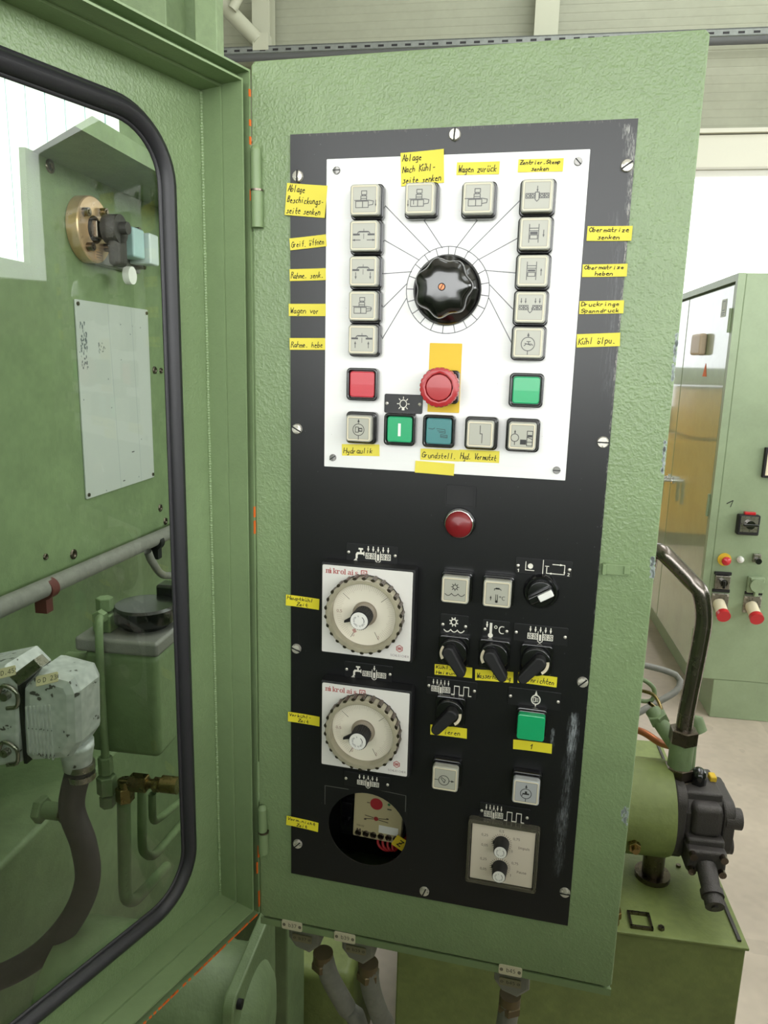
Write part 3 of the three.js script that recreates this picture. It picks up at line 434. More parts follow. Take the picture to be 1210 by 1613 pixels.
// ================================================================== THE PRESS MACHINE BEHIND THE GUARD
const XM = -0.598;
const m1 = hallThing('press_machine', 'big green press machine standing behind the guard window', 'machine', [0, 0, 0]);
{
  const yz = (pts, t, x) => extr(poly(pts.map(([z, y]) => [-z, y])), t).rotateY(Math.PI / 2).translate(x - t, 0, 0);   // outline in z, y; thickness towards -x
  mesh('side_plate', yz([[0.9, 1.165], [0.9, 1.7494], [-0.453, 1.7494], [-0.461, 1.94], [-1.9, 1.94], [-1.9, 1.165]], 0.012, XM), M.machine, m1);
  mesh('lower_plate', bx(XM - 0.3, XM - 0.24, 0.1, 1.165, -1.9, 0.9), M.machine, m1); mesh('plate_edge', bx(XM - 0.24, XM - 0.022, 1.165, 1.185, -1.9, 0.9), M.machine, m1);
  mesh('base_beam', bx(XM - 0.24, XM, 0.0, 0.71, -1.9, 0.9, 0.01), M.machine, m1);
  { const B = [-0.44, 1.94, -0.35], C = HX(145, 180, -0.44), dz = C[2] - B[2], t = C[1] - B[1], xa = XM - 0.03;
    const P = [[xa, 1.938, -0.505], [-0.44, 1.938, -0.35], [-0.44, 1.938, -1.9], [xa, 1.938, -1.9]], Q = P.map(([x, y, z], i) => [x, y + t, i < 2 ? z + dz : z]);
    const quad = (a2, b2, c2, d2) => [a2, b2, c2, a2, c2, d2].flat(), gg = new THREE.BufferGeometry();
    gg.setAttribute('position', new THREE.Float32BufferAttribute([...quad(P[0], P[3], P[2], P[1]), ...quad(Q[0], Q[1], Q[2], Q[3]), ...quad(P[0], P[1], Q[1], Q[0]), ...quad(P[1], P[2], Q[2], Q[1]), ...quad(P[2], P[3], Q[3], Q[2]), ...quad(P[3], P[0], Q[0], Q[3])], 3));
    gg.computeVertexNormals(); mesh('head_plate', gg, M.machine, m1); }
  mesh('rib_plate', bx(XM, -0.47, 1.80, 1.94, -1.02, -0.98), M.machine, m1);
  mesh('rear_light_blocker', bx(XM - 0.05, -0.06, 0.0, 1.93, -1.26, -1.23), M.machine, m1);  // added plate that blocks back light from the press interior
  mesh('side_light_blocker', bx(XM - 0.05, -0.47, 0.0, 1.95, 0.92, 0.95), M.machine, m1);  // added plate closing the near end, to keep the interior darker
  const h = (px, py) => HX(px, py, XM);
  const [a, b, c2, d] = [h(116, 470), h(231, 489), h(241, 752), h(133, 786)];
  const zc = (a[2] + b[2] + c2[2] + d[2]) / 4, yc = (a[1] + b[1] + c2[1] + d[1]) / 4, w = Math.abs(b[2] - a[2]), hh = a[1] - d[1];
  const chips = cell(300, 390, '#c3c7c4', (q, W, Hh) => { q.fillStyle = '#5c6468'; for (let i = 0; i < 60; i++) q.fillRect(10 + rnd() * 22, 40 + rnd() * 90, 1 + rnd() * 4, 2 + rnd() * 5); for (let i = 0; i < 14; i++) q.fillRect(rnd() * W, rnd() * Hh, 3, 2); for (let i = 0; i < 18; i++) q.fillRect(75 + rnd() * 26, 78 + rnd() * 22, 2, 3); q.fillStyle = '#333'; q.fillRect(195, 316, 12, 2); q.fillRect(150, 375, 9, 2); q.strokeStyle = '#aeb4b4'; q.lineWidth = 2; L(q, 120, 0, 140, Hh); L(q, 220, 0, 235, Hh); });
  const s = mesh('sign_plate', printUV(rslab(w, hh, 0.003, 0.003, 0.0005, 0, 0, 0), w, hh, chips).rotateY(Math.PI / 2).translate(XM + 0.0005, yc, zc), tinPrint, m1, { keep: true, label: 'blank pale metal sheet with chipped corners' });
  for (const [z, y] of [[-1, -1], [-1, 1], [1, -1], [1, 1]]) mesh('rivet', cy(0.004, 0.003, 'x', XM + 0.0045, yc + y * (hh / 2 - 0.008), zc + z * (w / 2 - 0.008), 10), M.darkSteel, s);
  for (const [px, py, r] of [[78, 262, 0.012], [243, 583, 0.009], [253, 584, 0.007], [252, 800, 0.009], [260, 821, 0.009], [115, 873, 0.01], [71, 877, 0.006]]) { const p = h(px, py); mesh('socket_screw', [lathe([[r * 0.45, -0.004], [r * 0.45, 0.002], [r, 0.002], [r, -0.004]], 'x', XM + 0.001, p[1], p[2], 20), cy(r * 0.5, 0.003, 'x', XM - 0.0012, p[1], p[2], 6)], M.darkSteel, m1); }
  { // overhead column standing on the head plate
    const zc2 = -1.2, p = [HZ(191, 30, zc2), HZ(262, 30, zc2), HZ(307, 50, zc2), HZ(342, 70, zc2)].map((q) => q[0]);
    mesh('column_base', bx(XM - 0.03, p[3], 1.9, 1.97, zc2 - 0.2, zc2, 0.004), M.machine, m1);
    mesh('column_flange', bx(p[0] - 0.02, p[1], 1.97, 5, zc2 - 0.2, zc2, 0.003), M.machine, m1); mesh('column_web', bx(p[1], p[2], 1.97, 5, zc2 - 0.2, zc2 - 0.12), M.machine, m1); mesh('column_flange', bx(p[2], p[3], 1.97, 5, zc2 - 0.05, zc2, 0.003), M.machine, m1);
  }
  { // post and cover under the guard
    const q = [HZ(388, 1500, -0.3)[0], HZ(432, 1500, -0.3)[0], HZ(457, 1500, -0.3)[0]];
    mesh('support_post', bx(q[0] - 0.1, q[2] - 0.005, 0, 0.86, -0.42, -0.3, 0.004), M.machine, m1);
    mesh('floor_cover', bx(HZ(455, 1520, -0.45)[0], HZ(556, 1520, -0.45)[0], 0, HZ(520, 1535, -0.45)[1], -0.75, -0.45, 0.02), M.tank, m1, { label: 'olive cover beside the grey hoses' });
  }
}
{ // bronze flange with shaft
  const c = HX(149, 362, XM + 0.024), f = hallThing('bronze_flange', 'round bronze flange on the press side plate', 'flange', [XM + 0.001, c[1], c[2]]);
  const ringG = (ro, ri, x0, x1) => toCreasedNormals(lathe([[ri, x0], [ro, x0], [ro, x1 - 0.002], [ro - 0.002, x1], [ri, x1], [ri, x0]], 'x', 0, 0, 0, 56), 0.5);
  mesh('ring', ringG(0.062, 0.026, 0, 0.024), M.bronze, f); mesh('shaft', [cy(0.02, 0.026, 'x', 0.014, 0, 0, 24), bx(0.0, 0.036, -0.016, 0.016, -0.014, 0.014, 0.002)], M.darkSteel, f);
  for (const a of [0.6, 2.2, 3.8, 5.4]) mesh('cap_screw', [cy(0.008, 0.012, 'x', 0.03, 0.046 * Math.sin(a), 0.046 * Math.cos(a), 18), cy(0.004, 0.003, 'x', 0.0365, 0.046 * Math.sin(a), 0.046 * Math.cos(a), 6)], M.darkSteel, f);
  mesh('emblem_plate', printUV(rslab(0.03, 0.02, 0.002, 0.001, 0, 0, 0, 0), 0.03, 0.02, cell(60, 48, '#a98457', (q) => { q.strokeStyle = '#5d452a'; q.lineWidth = 4; L(q, 10, 12, 50, 12); L(q, 10, 24, 50, 24); L(q, 10, 36, 40, 36); })).rotateY(Math.PI / 2).translate(0.0245, -0.046, -0.008), paper, f, { keep: true });
}
{ // limit switch
  const c = HX(205, 380, XM + 0.08), g = hallThing('limit_switch', 'grey lever limit switch beside the bronze flange', 'switch', [XM, c[1], c[2]]);
  mesh('bracket', bx(0.0, 0.02, -0.045, 0.05, -0.16, 0.0, 0.003), M.castGrey, g);
  mesh('lever', [cy(0.028, 0.03, 'x', 0.055, 0.02, 0.015, 28), bx(0.045, 0.07, -0.05, 0.02, -0.012, 0.03, 0.01), cy(0.012, 0.05, 'x', 0.06, 0.022, 0.015, 20)], M.iron, g);
  mesh('body', bx(0.02, 0.06, -0.022, 0.038, -0.105, -0.055, 0.005), std({ color: 0xa6c4c6, roughness: 0.4 }), g, { label: 'pale blue switch body' }); mesh('terminal_head', bx(0.02, 0.07, -0.03, 0.034, -0.15, -0.108, 0.004), std({ color: 0xc9d3d2, roughness: 0.4 }), g);
  for (const [y, z] of [[0.042, -0.045], [-0.036, -0.045], [0.04, -0.125], [-0.03, -0.14]]) mesh('screw', cy(0.008, 0.02, 'x', 0.03, y, z, 16), M.darkSteel, g);
  mesh('roller', cy(0.018, 0.014, 'x', 0.05, -0.06, -0.05, 24), M.white, g);
}
{ // conduit pipe with clamps
  const A = HX(-60, 984, XM + 0.03), B = HX(266, 845, XM + 0.03), p = hallThing('conduit_pipe', 'grey conduit pipe running along the press below the side plate', 'pipe', [0, 0, 0]);
  mesh('pipe', rodBetween(A, [B[0], B[1], B[2] - 0.3], 0.0165, 24), M.hose, p);
  const at = (t) => [0, 1, 2].map((i) => A[i] + (B[i] - A[i]) * t);
  const k = at(0.30), n = at(0.90);
  mesh('clamp', [cy(0.019, 0.022, 'z', ...k, 24), bx(k[0] - 0.02, k[0] + 0.003, k[1] - 0.045, k[1] - 0.01, k[2] - 0.01, k[2] + 0.01)], std({ color: 0x5e2a28, roughness: 0.6 }), p, { label: 'dark red pipe clamp' });
  mesh('clamp', [cy(0.019, 0.02, 'z', ...n, 24), bx(n[0] - 0.01, n[0] + 0.01, n[1] - 0.04, n[1] - 0.01, n[2] - 0.01, n[2] + 0.01)], M.blackMatt, p, { label: 'black pipe clamp' });
  const e = HX(240, 885, XM + 0.05);
  one('small_pipe', tube([[e[0], e[1] + 0.03, e[2] + 0.02], e, [e[0], e[1] - 0.05, e[2] - 0.06], [e[0], e[1] - 0.08, e[2] - 0.2]], 0.009, 24, 10), M.hose, 'thin bent grey pipe under the black clamp', 'pipe', { turn: TURN });
}
{ // lubricator
  const zf = -0.25, [xa, yt] = HZ(116, 1003, zf), xb = HZ(247, 1016, zf)[0], yb = HZ(190, 1192, zf)[1];
  const l = hallThing('lubricator', 'green oil reservoir with a round black screw cap behind the guard glass', 'reservoir', [(xa + xb) / 2, yt, zf]); const w = (xb - xa) / 2;
  mesh('body', bx(-w + 0.01, w - 0.004, yb - yt, -0.025, -0.15, -0.004, 0.012), M.machine, l);
  mesh('lid', bx(-w, w, -0.025, 0, -0.16, 0, 0.006), M.castGrey, l, { label: 'grey cast reservoir lid' });
  mesh('screw_cap', toCreasedNormals(lathe([[0, 0], [0.038, 0], [0.04, 0.008], [0.05, 0.01], [0.052, 0.014], [0.052, 0.034], [0.048, 0.038], [0, 0.04]], 'y', 0.016, 0, -0.075, 40), 0.6), M.blackGloss, l, { label: 'round black screw cap' });
  mesh('pump_head', bx(0.01, 0.06, 0.0, 0.055, -0.16, -0.125, 0.006), M.blackGloss, l);
  mesh('side_boss', [cy(0.014, 0.04, 'x', -w - 0.012, -0.055, -0.03, 20), cy(0.006, 0.045, 'x', -w - 0.012, -0.055, -0.03, 12)], M.machine, l);
  mesh('outlet_elbow', [bx(-w + 0.018, -w + 0.05, 0, 0.03, -0.06, -0.025, 0.003), hex(0.014, 0.022, 'y', -w + 0.034, 0.045, -0.04), hex(0.012, 0.014, 'z', -w + 0.037, 0.03, -0.018)], M.machine, l);
  mesh('feed_tube', tube([[-w + 0.037, 0.03, -0.02], [-w + 0.046, 0.03, 0.0], [-w + 0.05, 0.0, 0.01], [-w + 0.05, -0.08, 0.012], [-w + 0.05, -0.21, 0.012]], 0.0065, 40, 10), M.machine, l);
  mesh('tube_nut', [hex(0.012, 0.03, 'y', -w + 0.05, -0.215, 0.012), hex(0.016, 0.032, 'y', -w + 0.05, -0.25, 0.012), hex(0.013, 0.02, 'y', -w + 0.05, -0.28, 0.012)], M.machine, l);
}
{ // valves and pipework under the lubricator
  const z = -0.24, q = (px, py, zz = z) => HZ(px, py, zz);
  const v = hallThing('valve', 'brass shut-off valve with green pipes under the lubricator', 'valve', [0, 0, 0]);
  const a = q(190, 1233), b = q(280, 1236);
  mesh('stem', rodBetween(a, b, 0.008, 16), M.brass, v); mesh('body', hex(0.015, 0.03, 'x', ...q(219, 1233)), M.brass, v); mesh('knob', cy(0.014, 0.028, 'x', ...q(268, 1236), 18), M.brass, v, { label: 'knurled brass knob' }); mesh('nut', hex(0.012, 0.012, 'x', ...q(247, 1236)), M.brass, v);
  mesh('elbow', [hex(0.015, 0.026, 'y', ...q(197, 1250)), cy(0.012, 0.02, 'y', ...q(197, 1237), 16)], M.brass, v);
  const p1 = [q(195, 1255), q(196, 1330), q(197, 1395), q(200, 1415), q(215, 1415, -0.3), q(262, 1365, -0.6)];
  one('green_pipe', tube(p1, 0.011, 50, 12, 0.3), M.machine, 'green pipe dropping from the brass valve elbow', 'pipe', { turn: TURN });
  one('green_pipe', tube([q(224, 1245, -0.27), q(224, 1310, -0.27), q(226, 1340, -0.29), q(245, 1345, -0.36), q(300, 1280, -0.6)], 0.008, 40, 12, 0.3), M.machine, 'thinner green pipe bending back behind the brass valve', 'pipe', { turn: TURN });
  one('green_pipe', tube([q(240, 1250, -0.32), q(240, 1275, -0.32), q(246, 1292, -0.35), q(300, 1250, -0.6)], 0.007, 40, 12, 0.3), M.machine, 'thin green pipe bending back nearest the seal', 'pipe', { turn: TURN });
  const f = hallThing('pipe_union', 'green pipe union with a rusty nut on the lower press edge', 'fitting', HZ(90, 1278, -0.2));
  mesh('collar', hex(0.022, 0.014, 'x', -0.028, 0, 0), M.machine, f); mesh('union_body', cy(0.014, 0.05, 'x', 0, 0, 0, 20), M.machine, f); mesh('nut', hex(0.017, 0.02, 'x', 0.018, 0, 0), M.darkSteel, f); mesh('stub', cy(0.009, 0.02, 'x', 0.036, 0, 0, 16), M.darkSteel, f);
}
{ // heavy connector with hose
  const z = -0.1, q = (px, py, zz = z) => HZ(px, py, zz), O = q(60, 1125);
  const c = hallThing('cable_connector', 'chipped silver cable connector with clip levers behind the glass', 'connector', O);
  const r = (px, py) => { const p = q(px, py); return [p[0] - O[0], p[1] - O[1]]; };
  const hood = [r(36, 1082), r(60, 1056), r(112, 1070), r(122, 1092), r(124, 1172), r(108, 1196), r(52, 1200), r(36, 1186)];
  mesh('hood', extr(poly(hood), 0.075, 0.014, -0.07), M.silverPaint, c);
  for (let k = 0; k < 7; k++) { const x = r(46 + k * 6, 1120)[0]; mesh('rib', bx(x - 0.0014, x + 0.0014, r(0, 1178 + k)[1], r(0, 1105 - k)[1], 0.003, 0.0075, 0.001), M.silverPaint, c); }
  mesh('bulkhead_housing', extr(poly([r(-60, 1060), r(10, 1046), r(34, 1070), r(34, 1200), r(10, 1204), r(-60, 1214)]), 0.08, 0.006, -0.075), M.silverPaint, c);
  mesh('gasket', bx(r(32, 1100)[0], r(37, 1100)[0], r(0, 1196)[1], r(0, 1068)[1], -0.068, 0.004), M.blackMatt, c);
  for (const y of [1092, 1180]) mesh('clip_lever', [tube([[r(4, y)[0], r(4, y + 6)[1], 0.012], [r(16, y)[0], r(16, y - 18)[1], 0.014], [r(36, y)[0], r(36, y - 8)[1], 0.014], [r(34, y)[0], r(34, y + 14)[1], 0.012], [r(18, y)[0], r(18, y + 18)[1], 0.012]], 0.003, 30, 8), cy(0.006, 0.01, 'z', r(16, y)[0], r(16, y)[1], 0.01, 14)], M.steel, c);
  mesh('clip_bar', extr(poly([r(22, 1062), r(60, 1034), r(72, 1046), r(36, 1076)]), 0.02, 0.001, -0.01), M.steel, c);
  mesh('gland', lathe([[0.0, -0.02], [0.02, -0.02], [0.022, 0.0], [0.025, 0.014], [0.025, 0.024], [0, 0.024]], 'y', ...r(100, 1210), -0.035, 28), M.silverPaint, c);
  const g = q(106, 1226);
  for (const dy of [0, -0.016]) mesh('hose_clip', cy(0.0205, 0.009, 'y', g[0] - O[0], g[1] - O[1] + dy, -0.035, 28), M.steel, c);
  const nm = (s) => cell(110, 46, '#cfc3a2', (w) => { w.fillStyle = '#2c2a24'; w.font = '30px monospace'; w.fillText(s, 34, 34); w.strokeStyle = '#555'; w.lineWidth = 3; ring(w, 16, 23, 7); });
  for (const [px, py, t] of [[80, 1066, 'D 230'], [14, 1056, 'D.455']]) { const p = r(px, py); mesh('tag', printUV(rslab(0.036, 0.014, 0.002, 0.0012, 0.0003, 0, 0, 0), 0.036, 0.014, nm(t)).rotateX(-0.5).rotateZ(0.32).translate(p[0], p[1], 0.008), paper, c, { keep: true }); }
  one('black_hose', tube([[g[0], g[1] + 0.005, -0.135], q(113, 1270, -0.135), q(132, 1330, -0.135), q(138, 1385, -0.135), q(118, 1440, -0.13), q(76, 1492, -0.12), q(20, 1530, -0.11), q(-60, 1560, -0.1)], 0.019, 80, 20), M.hoseDark, 'thick dark hose hanging from the silver connector', 'hose', { turn: TURN });
}
{ // motor under the guard
  const c = HZ(345, 1575, -0.12), m = hallThing('drive_motor', 'green drive motor with a square flange below the guard', 'motor', c);
  const R = 0.105;
  mesh('flange', extr(rrect(0.2, 0.2, 0.02), 0.018, 0.003).rotateY(Math.PI / 2).translate(0.035, -0.02, -0.02), M.machine, m);
  mesh('casing', toCreasedNormals(lathe([[0, -0.26], [R * 0.96, -0.26], [R, -0.24], [R, -0.02], [R * 0.92, 0.0], [R * 0.92, 0.035], [0, 0.035]], 'x', 0, -0.03, -0.01, 48), 0.5), M.machine, m);
  mesh('end_bell', toCreasedNormals(lathe([[R * 0.5, -0.01], [R * 0.98, -0.012], [R * 1.0, 0.0], [R * 0.8, 0.02], [R * 0.5, 0.03], [0, 0.032]], 'x', 0.045, -0.05, 0.0, 48), 0.5), M.machine, m);
  for (const [y, z] of [[0.065, 0.062], [-0.1, 0.062], [0.065, -0.1]]) mesh('bolt', cy(0.007, 0.008, 'x', 0.056, y, z, 12), M.blackMatt, m);
}

// ================================================================== GUARD DOOR WITH WINDOW
{
  const g = thing('guard_door', 'green guard door with rubber-sealed window beside the control cabinet', 'door', [-0.0433, 0, 0], 73 * Math.PI / 180);
  const x1 = 0, x0 = -1.0, y0 = 0.9031, y1 = 1.8825, t = 0.002, gap = 0.0115;   // local x runs to the far edge, z faces the viewer
  const ringBars = (inset, th, za, zb) => [bx(x0 + inset, x1 - inset, y1 - inset - th, y1 - inset, za, zb), bx(x0 + inset, x1 - inset, y0 + inset, y0 + inset + th, za, zb), bx(x1 - inset - th, x1 - inset, y0 + inset + th, y1 - inset - th, za, zb), bx(x0 + inset, x0 + inset + th, y0 + inset + th, y1 - inset - th, za, zb)];
  mesh('outer_lip', ringBars(0, t, -0.075, 0), M.greenFlat, g);
  mesh('groove', ringBars(t, gap - t, -0.075, -0.016), M.greenFlat, g);
  mesh('inner_frame', ringBars(gap, t, -0.026, 0), M.greenFlat, g);
  mesh('inner_frame', ringBars(gap + 0.0005, t + 0.002, -0.075, -0.0265), M.greenFlat, g);
  const chipped = [];                                   // orange primer showing where the paint has chipped
  const lip = (x, y, w, h) => chipped.push(bx(x - w / 2, x + w / 2, y - h / 2, y + h / 2, -0.001, 0.0003));
  for (const [px, py, w, h] of [[391, 147, 6, 9], [394, 194, 4, 8], [395, 222, 3, 10], [395, 308, 3, 14], [401, 806, 3, 16], [402, 830, 2, 20], [407, 1364, 6, 20], [407, 1340, 3, 22], [411, 1415, 3, 30]]) { lip(-0.001 - (py > 1340 && w > 4 ? 0.003 : 0), PX(px, py, 0)[1], 0.0022, h / 1300); }
  for (let i = 0; i < 46; i++) { const s = 0.002 + i * 0.0065 + rnd() * 0.003, w = 0.003 + rnd() * 0.007; if (rnd() < 0.8) chipped.push(bx(-s - w, -s, y0 - 0.0002, y0 + 0.0021, -0.0008, 0.0003)); }
  mesh('primer_chips', chipped, M.orange, g, { label: 'orange primer where paint has chipped' }).userData.kind = 'stuff';
  // recessed sheet with rounded window
  const zs = -0.053, wx1 = -0.068, wx0 = -0.93, wy0 = 0.965, wy1 = 1.8215, rr = 0.06;
  const sheet = new THREE.Shape(); const e = gap + t + 0.0022;
  sheet.moveTo(x0 + e, y0 + e); sheet.lineTo(x1 - e, y0 + e); sheet.lineTo(x1 - e, y1 - e); sheet.lineTo(x0 + e, y1 - e); sheet.closePath();
  sheet.holes.push(rrect(wx1 - wx0, wy1 - wy0, rr, THREE.Path, (wx0 + wx1) / 2, (wy0 + wy1) / 2));
  mesh('sheet', extr(sheet, 0.003, 0, zs - 0.003, 16), M.green, g);
  const weld = []; for (let i = 0; i < 330; i++) { const y = y0 + e + (y1 - y0 - 2 * e) * i / 330; weld.push(new THREE.IcosahedronGeometry(0.0019 + rnd() * 0.0006, 1).scale(1, 1.15, 1).translate(x1 - e - 0.0004, y, zs + 0.0008)); }
  mesh('weld_seam', weld, std({ color: GREEN, roughness: 0.22 }), g);
  const mk = (w, h, r, cx, cyy) => { const p = rrect(w, h, r, THREE.Path, cx, cyy); return p.getSpacedPoints(400).map((v) => new THREE.Vector3(v.x, v.y, zs)); };
  const sweep = (off, rz, dz, rad) => { const pts = mk(wx1 - wx0 + 2 * off, wy1 - wy0 + 2 * off, rr + off, (wx0 + wx1) / 2, (wy0 + wy1) / 2).slice(0, -1); const c = new THREE.CatmullRomCurve3(pts, true); const tg = new THREE.TubeGeometry(c, 400, rad, 12, true); const p = tg.attributes.position; for (let i = 0; i < p.count; i++) p.setZ(i, zs + dz + (p.getZ(i) - zs) * rz); tg.computeVertexNormals(); return tg; };
  const seal = mesh('rubber_seal', [sweep(0.0, 1.0, 0.003, 0.0085)], M.rubber, g, { label: 'black rubber window seal' });
  mesh('sealing_lip', [sweep(0.0085, 0.7, 0.001, 0.0035), sweep(-0.0085, 0.7, 0.001, 0.0028)], M.rubber, seal);
  mesh('glass_pane', extr(rrect(wx1 - wx0 - 0.004, wy1 - wy0 - 0.004, rr - 0.002), 0.0005, 0, zs - 0.001, 16).translate((wx0 + wx1) / 2, (wy0 + wy1) / 2, 0), M.glass, g);
}

// ================================================================== CONTROL CABINET
const cab = thing('control_cabinet', 'green wall-mounted control cabinet with a black operating panel', 'control cabinet', [0, 0, 0]);
const [LX0, LX1, LY0, LY1] = [-0.0428, 0.3892, 0.8992, 1.8904];
const HOLE = [0.0959, 1.0497, 0.0482];
{
  const frame = new THREE.Shape(); const r = 0.004;
  frame.moveTo(LX0 + r, LY0); frame.lineTo(LX1 - r, LY0); frame.lineTo(LX1, LY0 + r); frame.lineTo(LX1, LY1 - r); frame.lineTo(LX1 - r, LY1); frame.lineTo(LX0 + r, LY1); frame.lineTo(LX0, LY1 - r); frame.lineTo(LX0, LY0 + r); frame.closePath();
  const o = new THREE.Path(); o.moveTo(0.014, 0.985); o.lineTo(0.014, 1.806); o.lineTo(0.321, 1.806); o.lineTo(0.321, 0.985); o.closePath(); frame.holes.push(o);
  mesh('lid', [extr(frame, 0.02, 0.0015, -0.02)], M.green, cab, { label: 'green front lid around the panel' });
  const bz0 = -0.2, bz1 = -0.024, w = 0.002, by0 = LY0 - 0.0125;
  mesh('body', [bx(LX0, LX1, by0, by0 + w, bz0, -0.002), bx(LX0, LX1, LY1 - w, LY1, bz0, bz1), bx(LX0, LX0 + w, by0, LY1, bz0, bz1), bx(LX1 - w, LX1, by0, LY1, bz0, bz1), bx(LX0, LX1, by0, LY1, bz0 - w, bz0), bx(LX0, LX1, by0, LY0 - 0.0034, -0.004, -0.001)], M.greenFlat, cab);
  mesh('black_backing', bx(LX0 + 0.02, LX1 - 0.02, LY0 + 0.02, LY1 - 0.02, -0.13, -0.127), M.blackMatt, cab);  // black sheet added so the shaded space behind the round hole looks dark
  for (const [px, py, len] of [[405, 300, 0.074], [415, 1310, 0.06]]) { const [x, y] = PX(px, py, 0.004); const h = mesh('hinge', [cy(0.0055, len * 0.52, 'y', x - 0.001, y + len * 0.26, 0.004, 16), cy(0.0062, len * 0.48, 'y', x, y - len * 0.25, 0.004, 16), lathe([[0.0055, 0], [0.004, 0.004], [0, 0.0055]], 'y', x - 0.001, y + len * 0.52, 0.004, 16)], M.greenFlat, cab); mesh('washer', cy(0.0068, 0.002, 'y', x, y, 0.004, 16), M.darkSteel, h); }
  { const a = PX(949, 886), b = PX(991, 907); mesh('latch_clip', [bx(a[0], b[0], b[1], a[1], 0, 0.003, 0.001), bx(a[0], a[0] + 0.004, b[1], a[1], 0, 0.007, 0.001), bx(b[0] - 0.006, b[0], b[1] + 0.002, a[1] - 0.001, 0.002, 0.005, 0.001)], M.greenFlat, cab); }
  // bare spots on the lid edge
  const chips = []; for (const [px, py, w2, h2] of [[1028, 893, 5, 28], [984, 1285, 8, 26], [1063, 560, 2, 60], [1046, 720, 2, 40]]) { const [x, y] = PX(px, py); for (let i = 0; i < 30; i++) { const a = x + (rnd() - 0.5) * w2 / 1300, b = y + (rnd() - 0.5) * h2 / 1300; chips.push(new THREE.CylinderGeometry(0.0006 + rnd() * 0.001, 0.0006 + rnd() * 0.001, 0.0003, 7).rotateX(Math.PI / 2).scale(1, 1.6, 1).translate(a, b, 0.0001)); } }
  mesh('bare_spots', chips, std({ color: 0x96a09c, roughness: 0.5 }), cab, { label: 'grey primer where paint has worn off' }).userData.kind = 'stuff';
}
// black panel with scuffs, white plate with printed lines
const BP = [0, 0.335, 0.9711, 1.82];
{
  const W = 808, Hh = 2048, cv = document.createElement('canvas'); cv.width = W; cv.height = Hh; const c = cv.getContext('2d');
  c.fillStyle = '#151517'; c.fillRect(0, 0, W, Hh);
  const toC = (px, py) => { const [x, y] = PX(px, py); return [(x - BP[0]) / (BP[1] - BP[0]) * W, (BP[3] - y) / (BP[3] - BP[2]) * Hh]; };
  c.lineCap = 'round';
  for (let i = 0; i < 2600; i++) { c.strokeStyle = `rgba(120,120,126,${0.03 + rnd() * 0.05})`; c.lineWidth = 0.8; const x = rnd() * W, y = rnd() * Hh; L(c, x, y, x + (rnd() - 0.5) * 8, y + 4 + rnd() * 18); }
  const scuff = (px0, py0, px1, py1, wid, n, col, a0, len = 14) => { for (let i = 0; i < n; i++) { const t = rnd(), off = (rnd() + rnd() + rnd() - 1.5) * wid; const [x, y] = toC(px0 + (px1 - px0) * t + off, py0 + (py1 - py0) * t); c.strokeStyle = `rgba(${col},${a0 * (0.3 + rnd())})`; c.lineWidth = 0.7 + rnd() * 1.6; const l = len * (0.3 + rnd()); L(c, x, y, x + (rnd() - 0.5) * 4, y + l); } };
  scuff(986, 195, 998, 250, 10, 120, '190,190,180', 0.3); scuff(998, 200, 990, 330, 6, 160, '170,170,160', 0.25);
  scuff(975, 330, 960, 620, 14, 420, '150,152,156', 0.10, 26); scuff(996, 260, 962, 690, 2.4, 260, '200,196,180', 0.35, 10);
  scuff(905, 1120, 900, 1180, 8, 420, '165,172,176', 0.22, 20); scuff(898, 1180, 888, 1300, 9, 420, '140,146,150', 0.18, 22); scuff(886, 1270, 880, 1370, 9, 320, '150,155,158', 0.18, 20); scuff(872, 1145, 870, 1170, 3, 90, '140,146,150', 0.25, 10);
  scuff(958, 720, 898, 1440, 1.6, 220, '190,188,176', 0.3, 9);
  scuff(480, 212, 990, 189, 3, 160, '140,130,115', 0.3, 5); scuff(470, 700, 470, 1350, 4, 60, '120,120,120', 0.12, 12);
  scuff(700, 1000, 700, 900, 120, 60, '150,150,150', 0.15, 5);
  const [fx, fy] = toC(513, 1236); c.strokeStyle = 'rgba(150,148,140,0.6)'; c.lineWidth = 2; L(c, fx, fy + 60, fx, fy, fx + 70, fy); const [gx, gy] = toC(640, 1252); L(c, gx - 70, gy - 4, gx, gy, gx, gy + 50);   // outline left by a removed timer
  for (let i = 0; i < 90; i++) { c.fillStyle = 'rgba(190,190,185,0.35)'; c.fillRect(rnd() * W, rnd() * Hh, 1 + rnd() * 1.5, 1 + rnd() * 1.5); }
  const tx = new THREE.CanvasTexture(cv); tx.colorSpace = THREE.SRGBColorSpace;
  const s = new THREE.Shape(); s.moveTo(BP[0], BP[2]); s.lineTo(BP[1], BP[2]); s.lineTo(BP[1], BP[3]); s.lineTo(BP[0], BP[3]); s.closePath();
  const hole = new THREE.Path(); hole.absarc(HOLE[0], HOLE[1], HOLE[2], 0, Math.PI * 2, true); s.holes.push(hole);
  const geo = extr(s, 0.002, 0, 0, 24); const p = geo.attributes.position, uv = geo.attributes.uv; for (let i = 0; i < p.count; i++) uv.setXY(i, (p.getX(i) - BP[0]) / (BP[1] - BP[0]), (p.getY(i) - BP[2]) / (BP[3] - BP[2]));
  mesh('black_panel', geo, std({ map: tx, roughness: 0.33 }), cab, { keep: true, label: 'scuffed black operating panel' });
}
const WP = [0.0392, 0.2948, 1.4845, 1.7952], ZW = 0.0035, DIAL = [0.1667, 1.669];
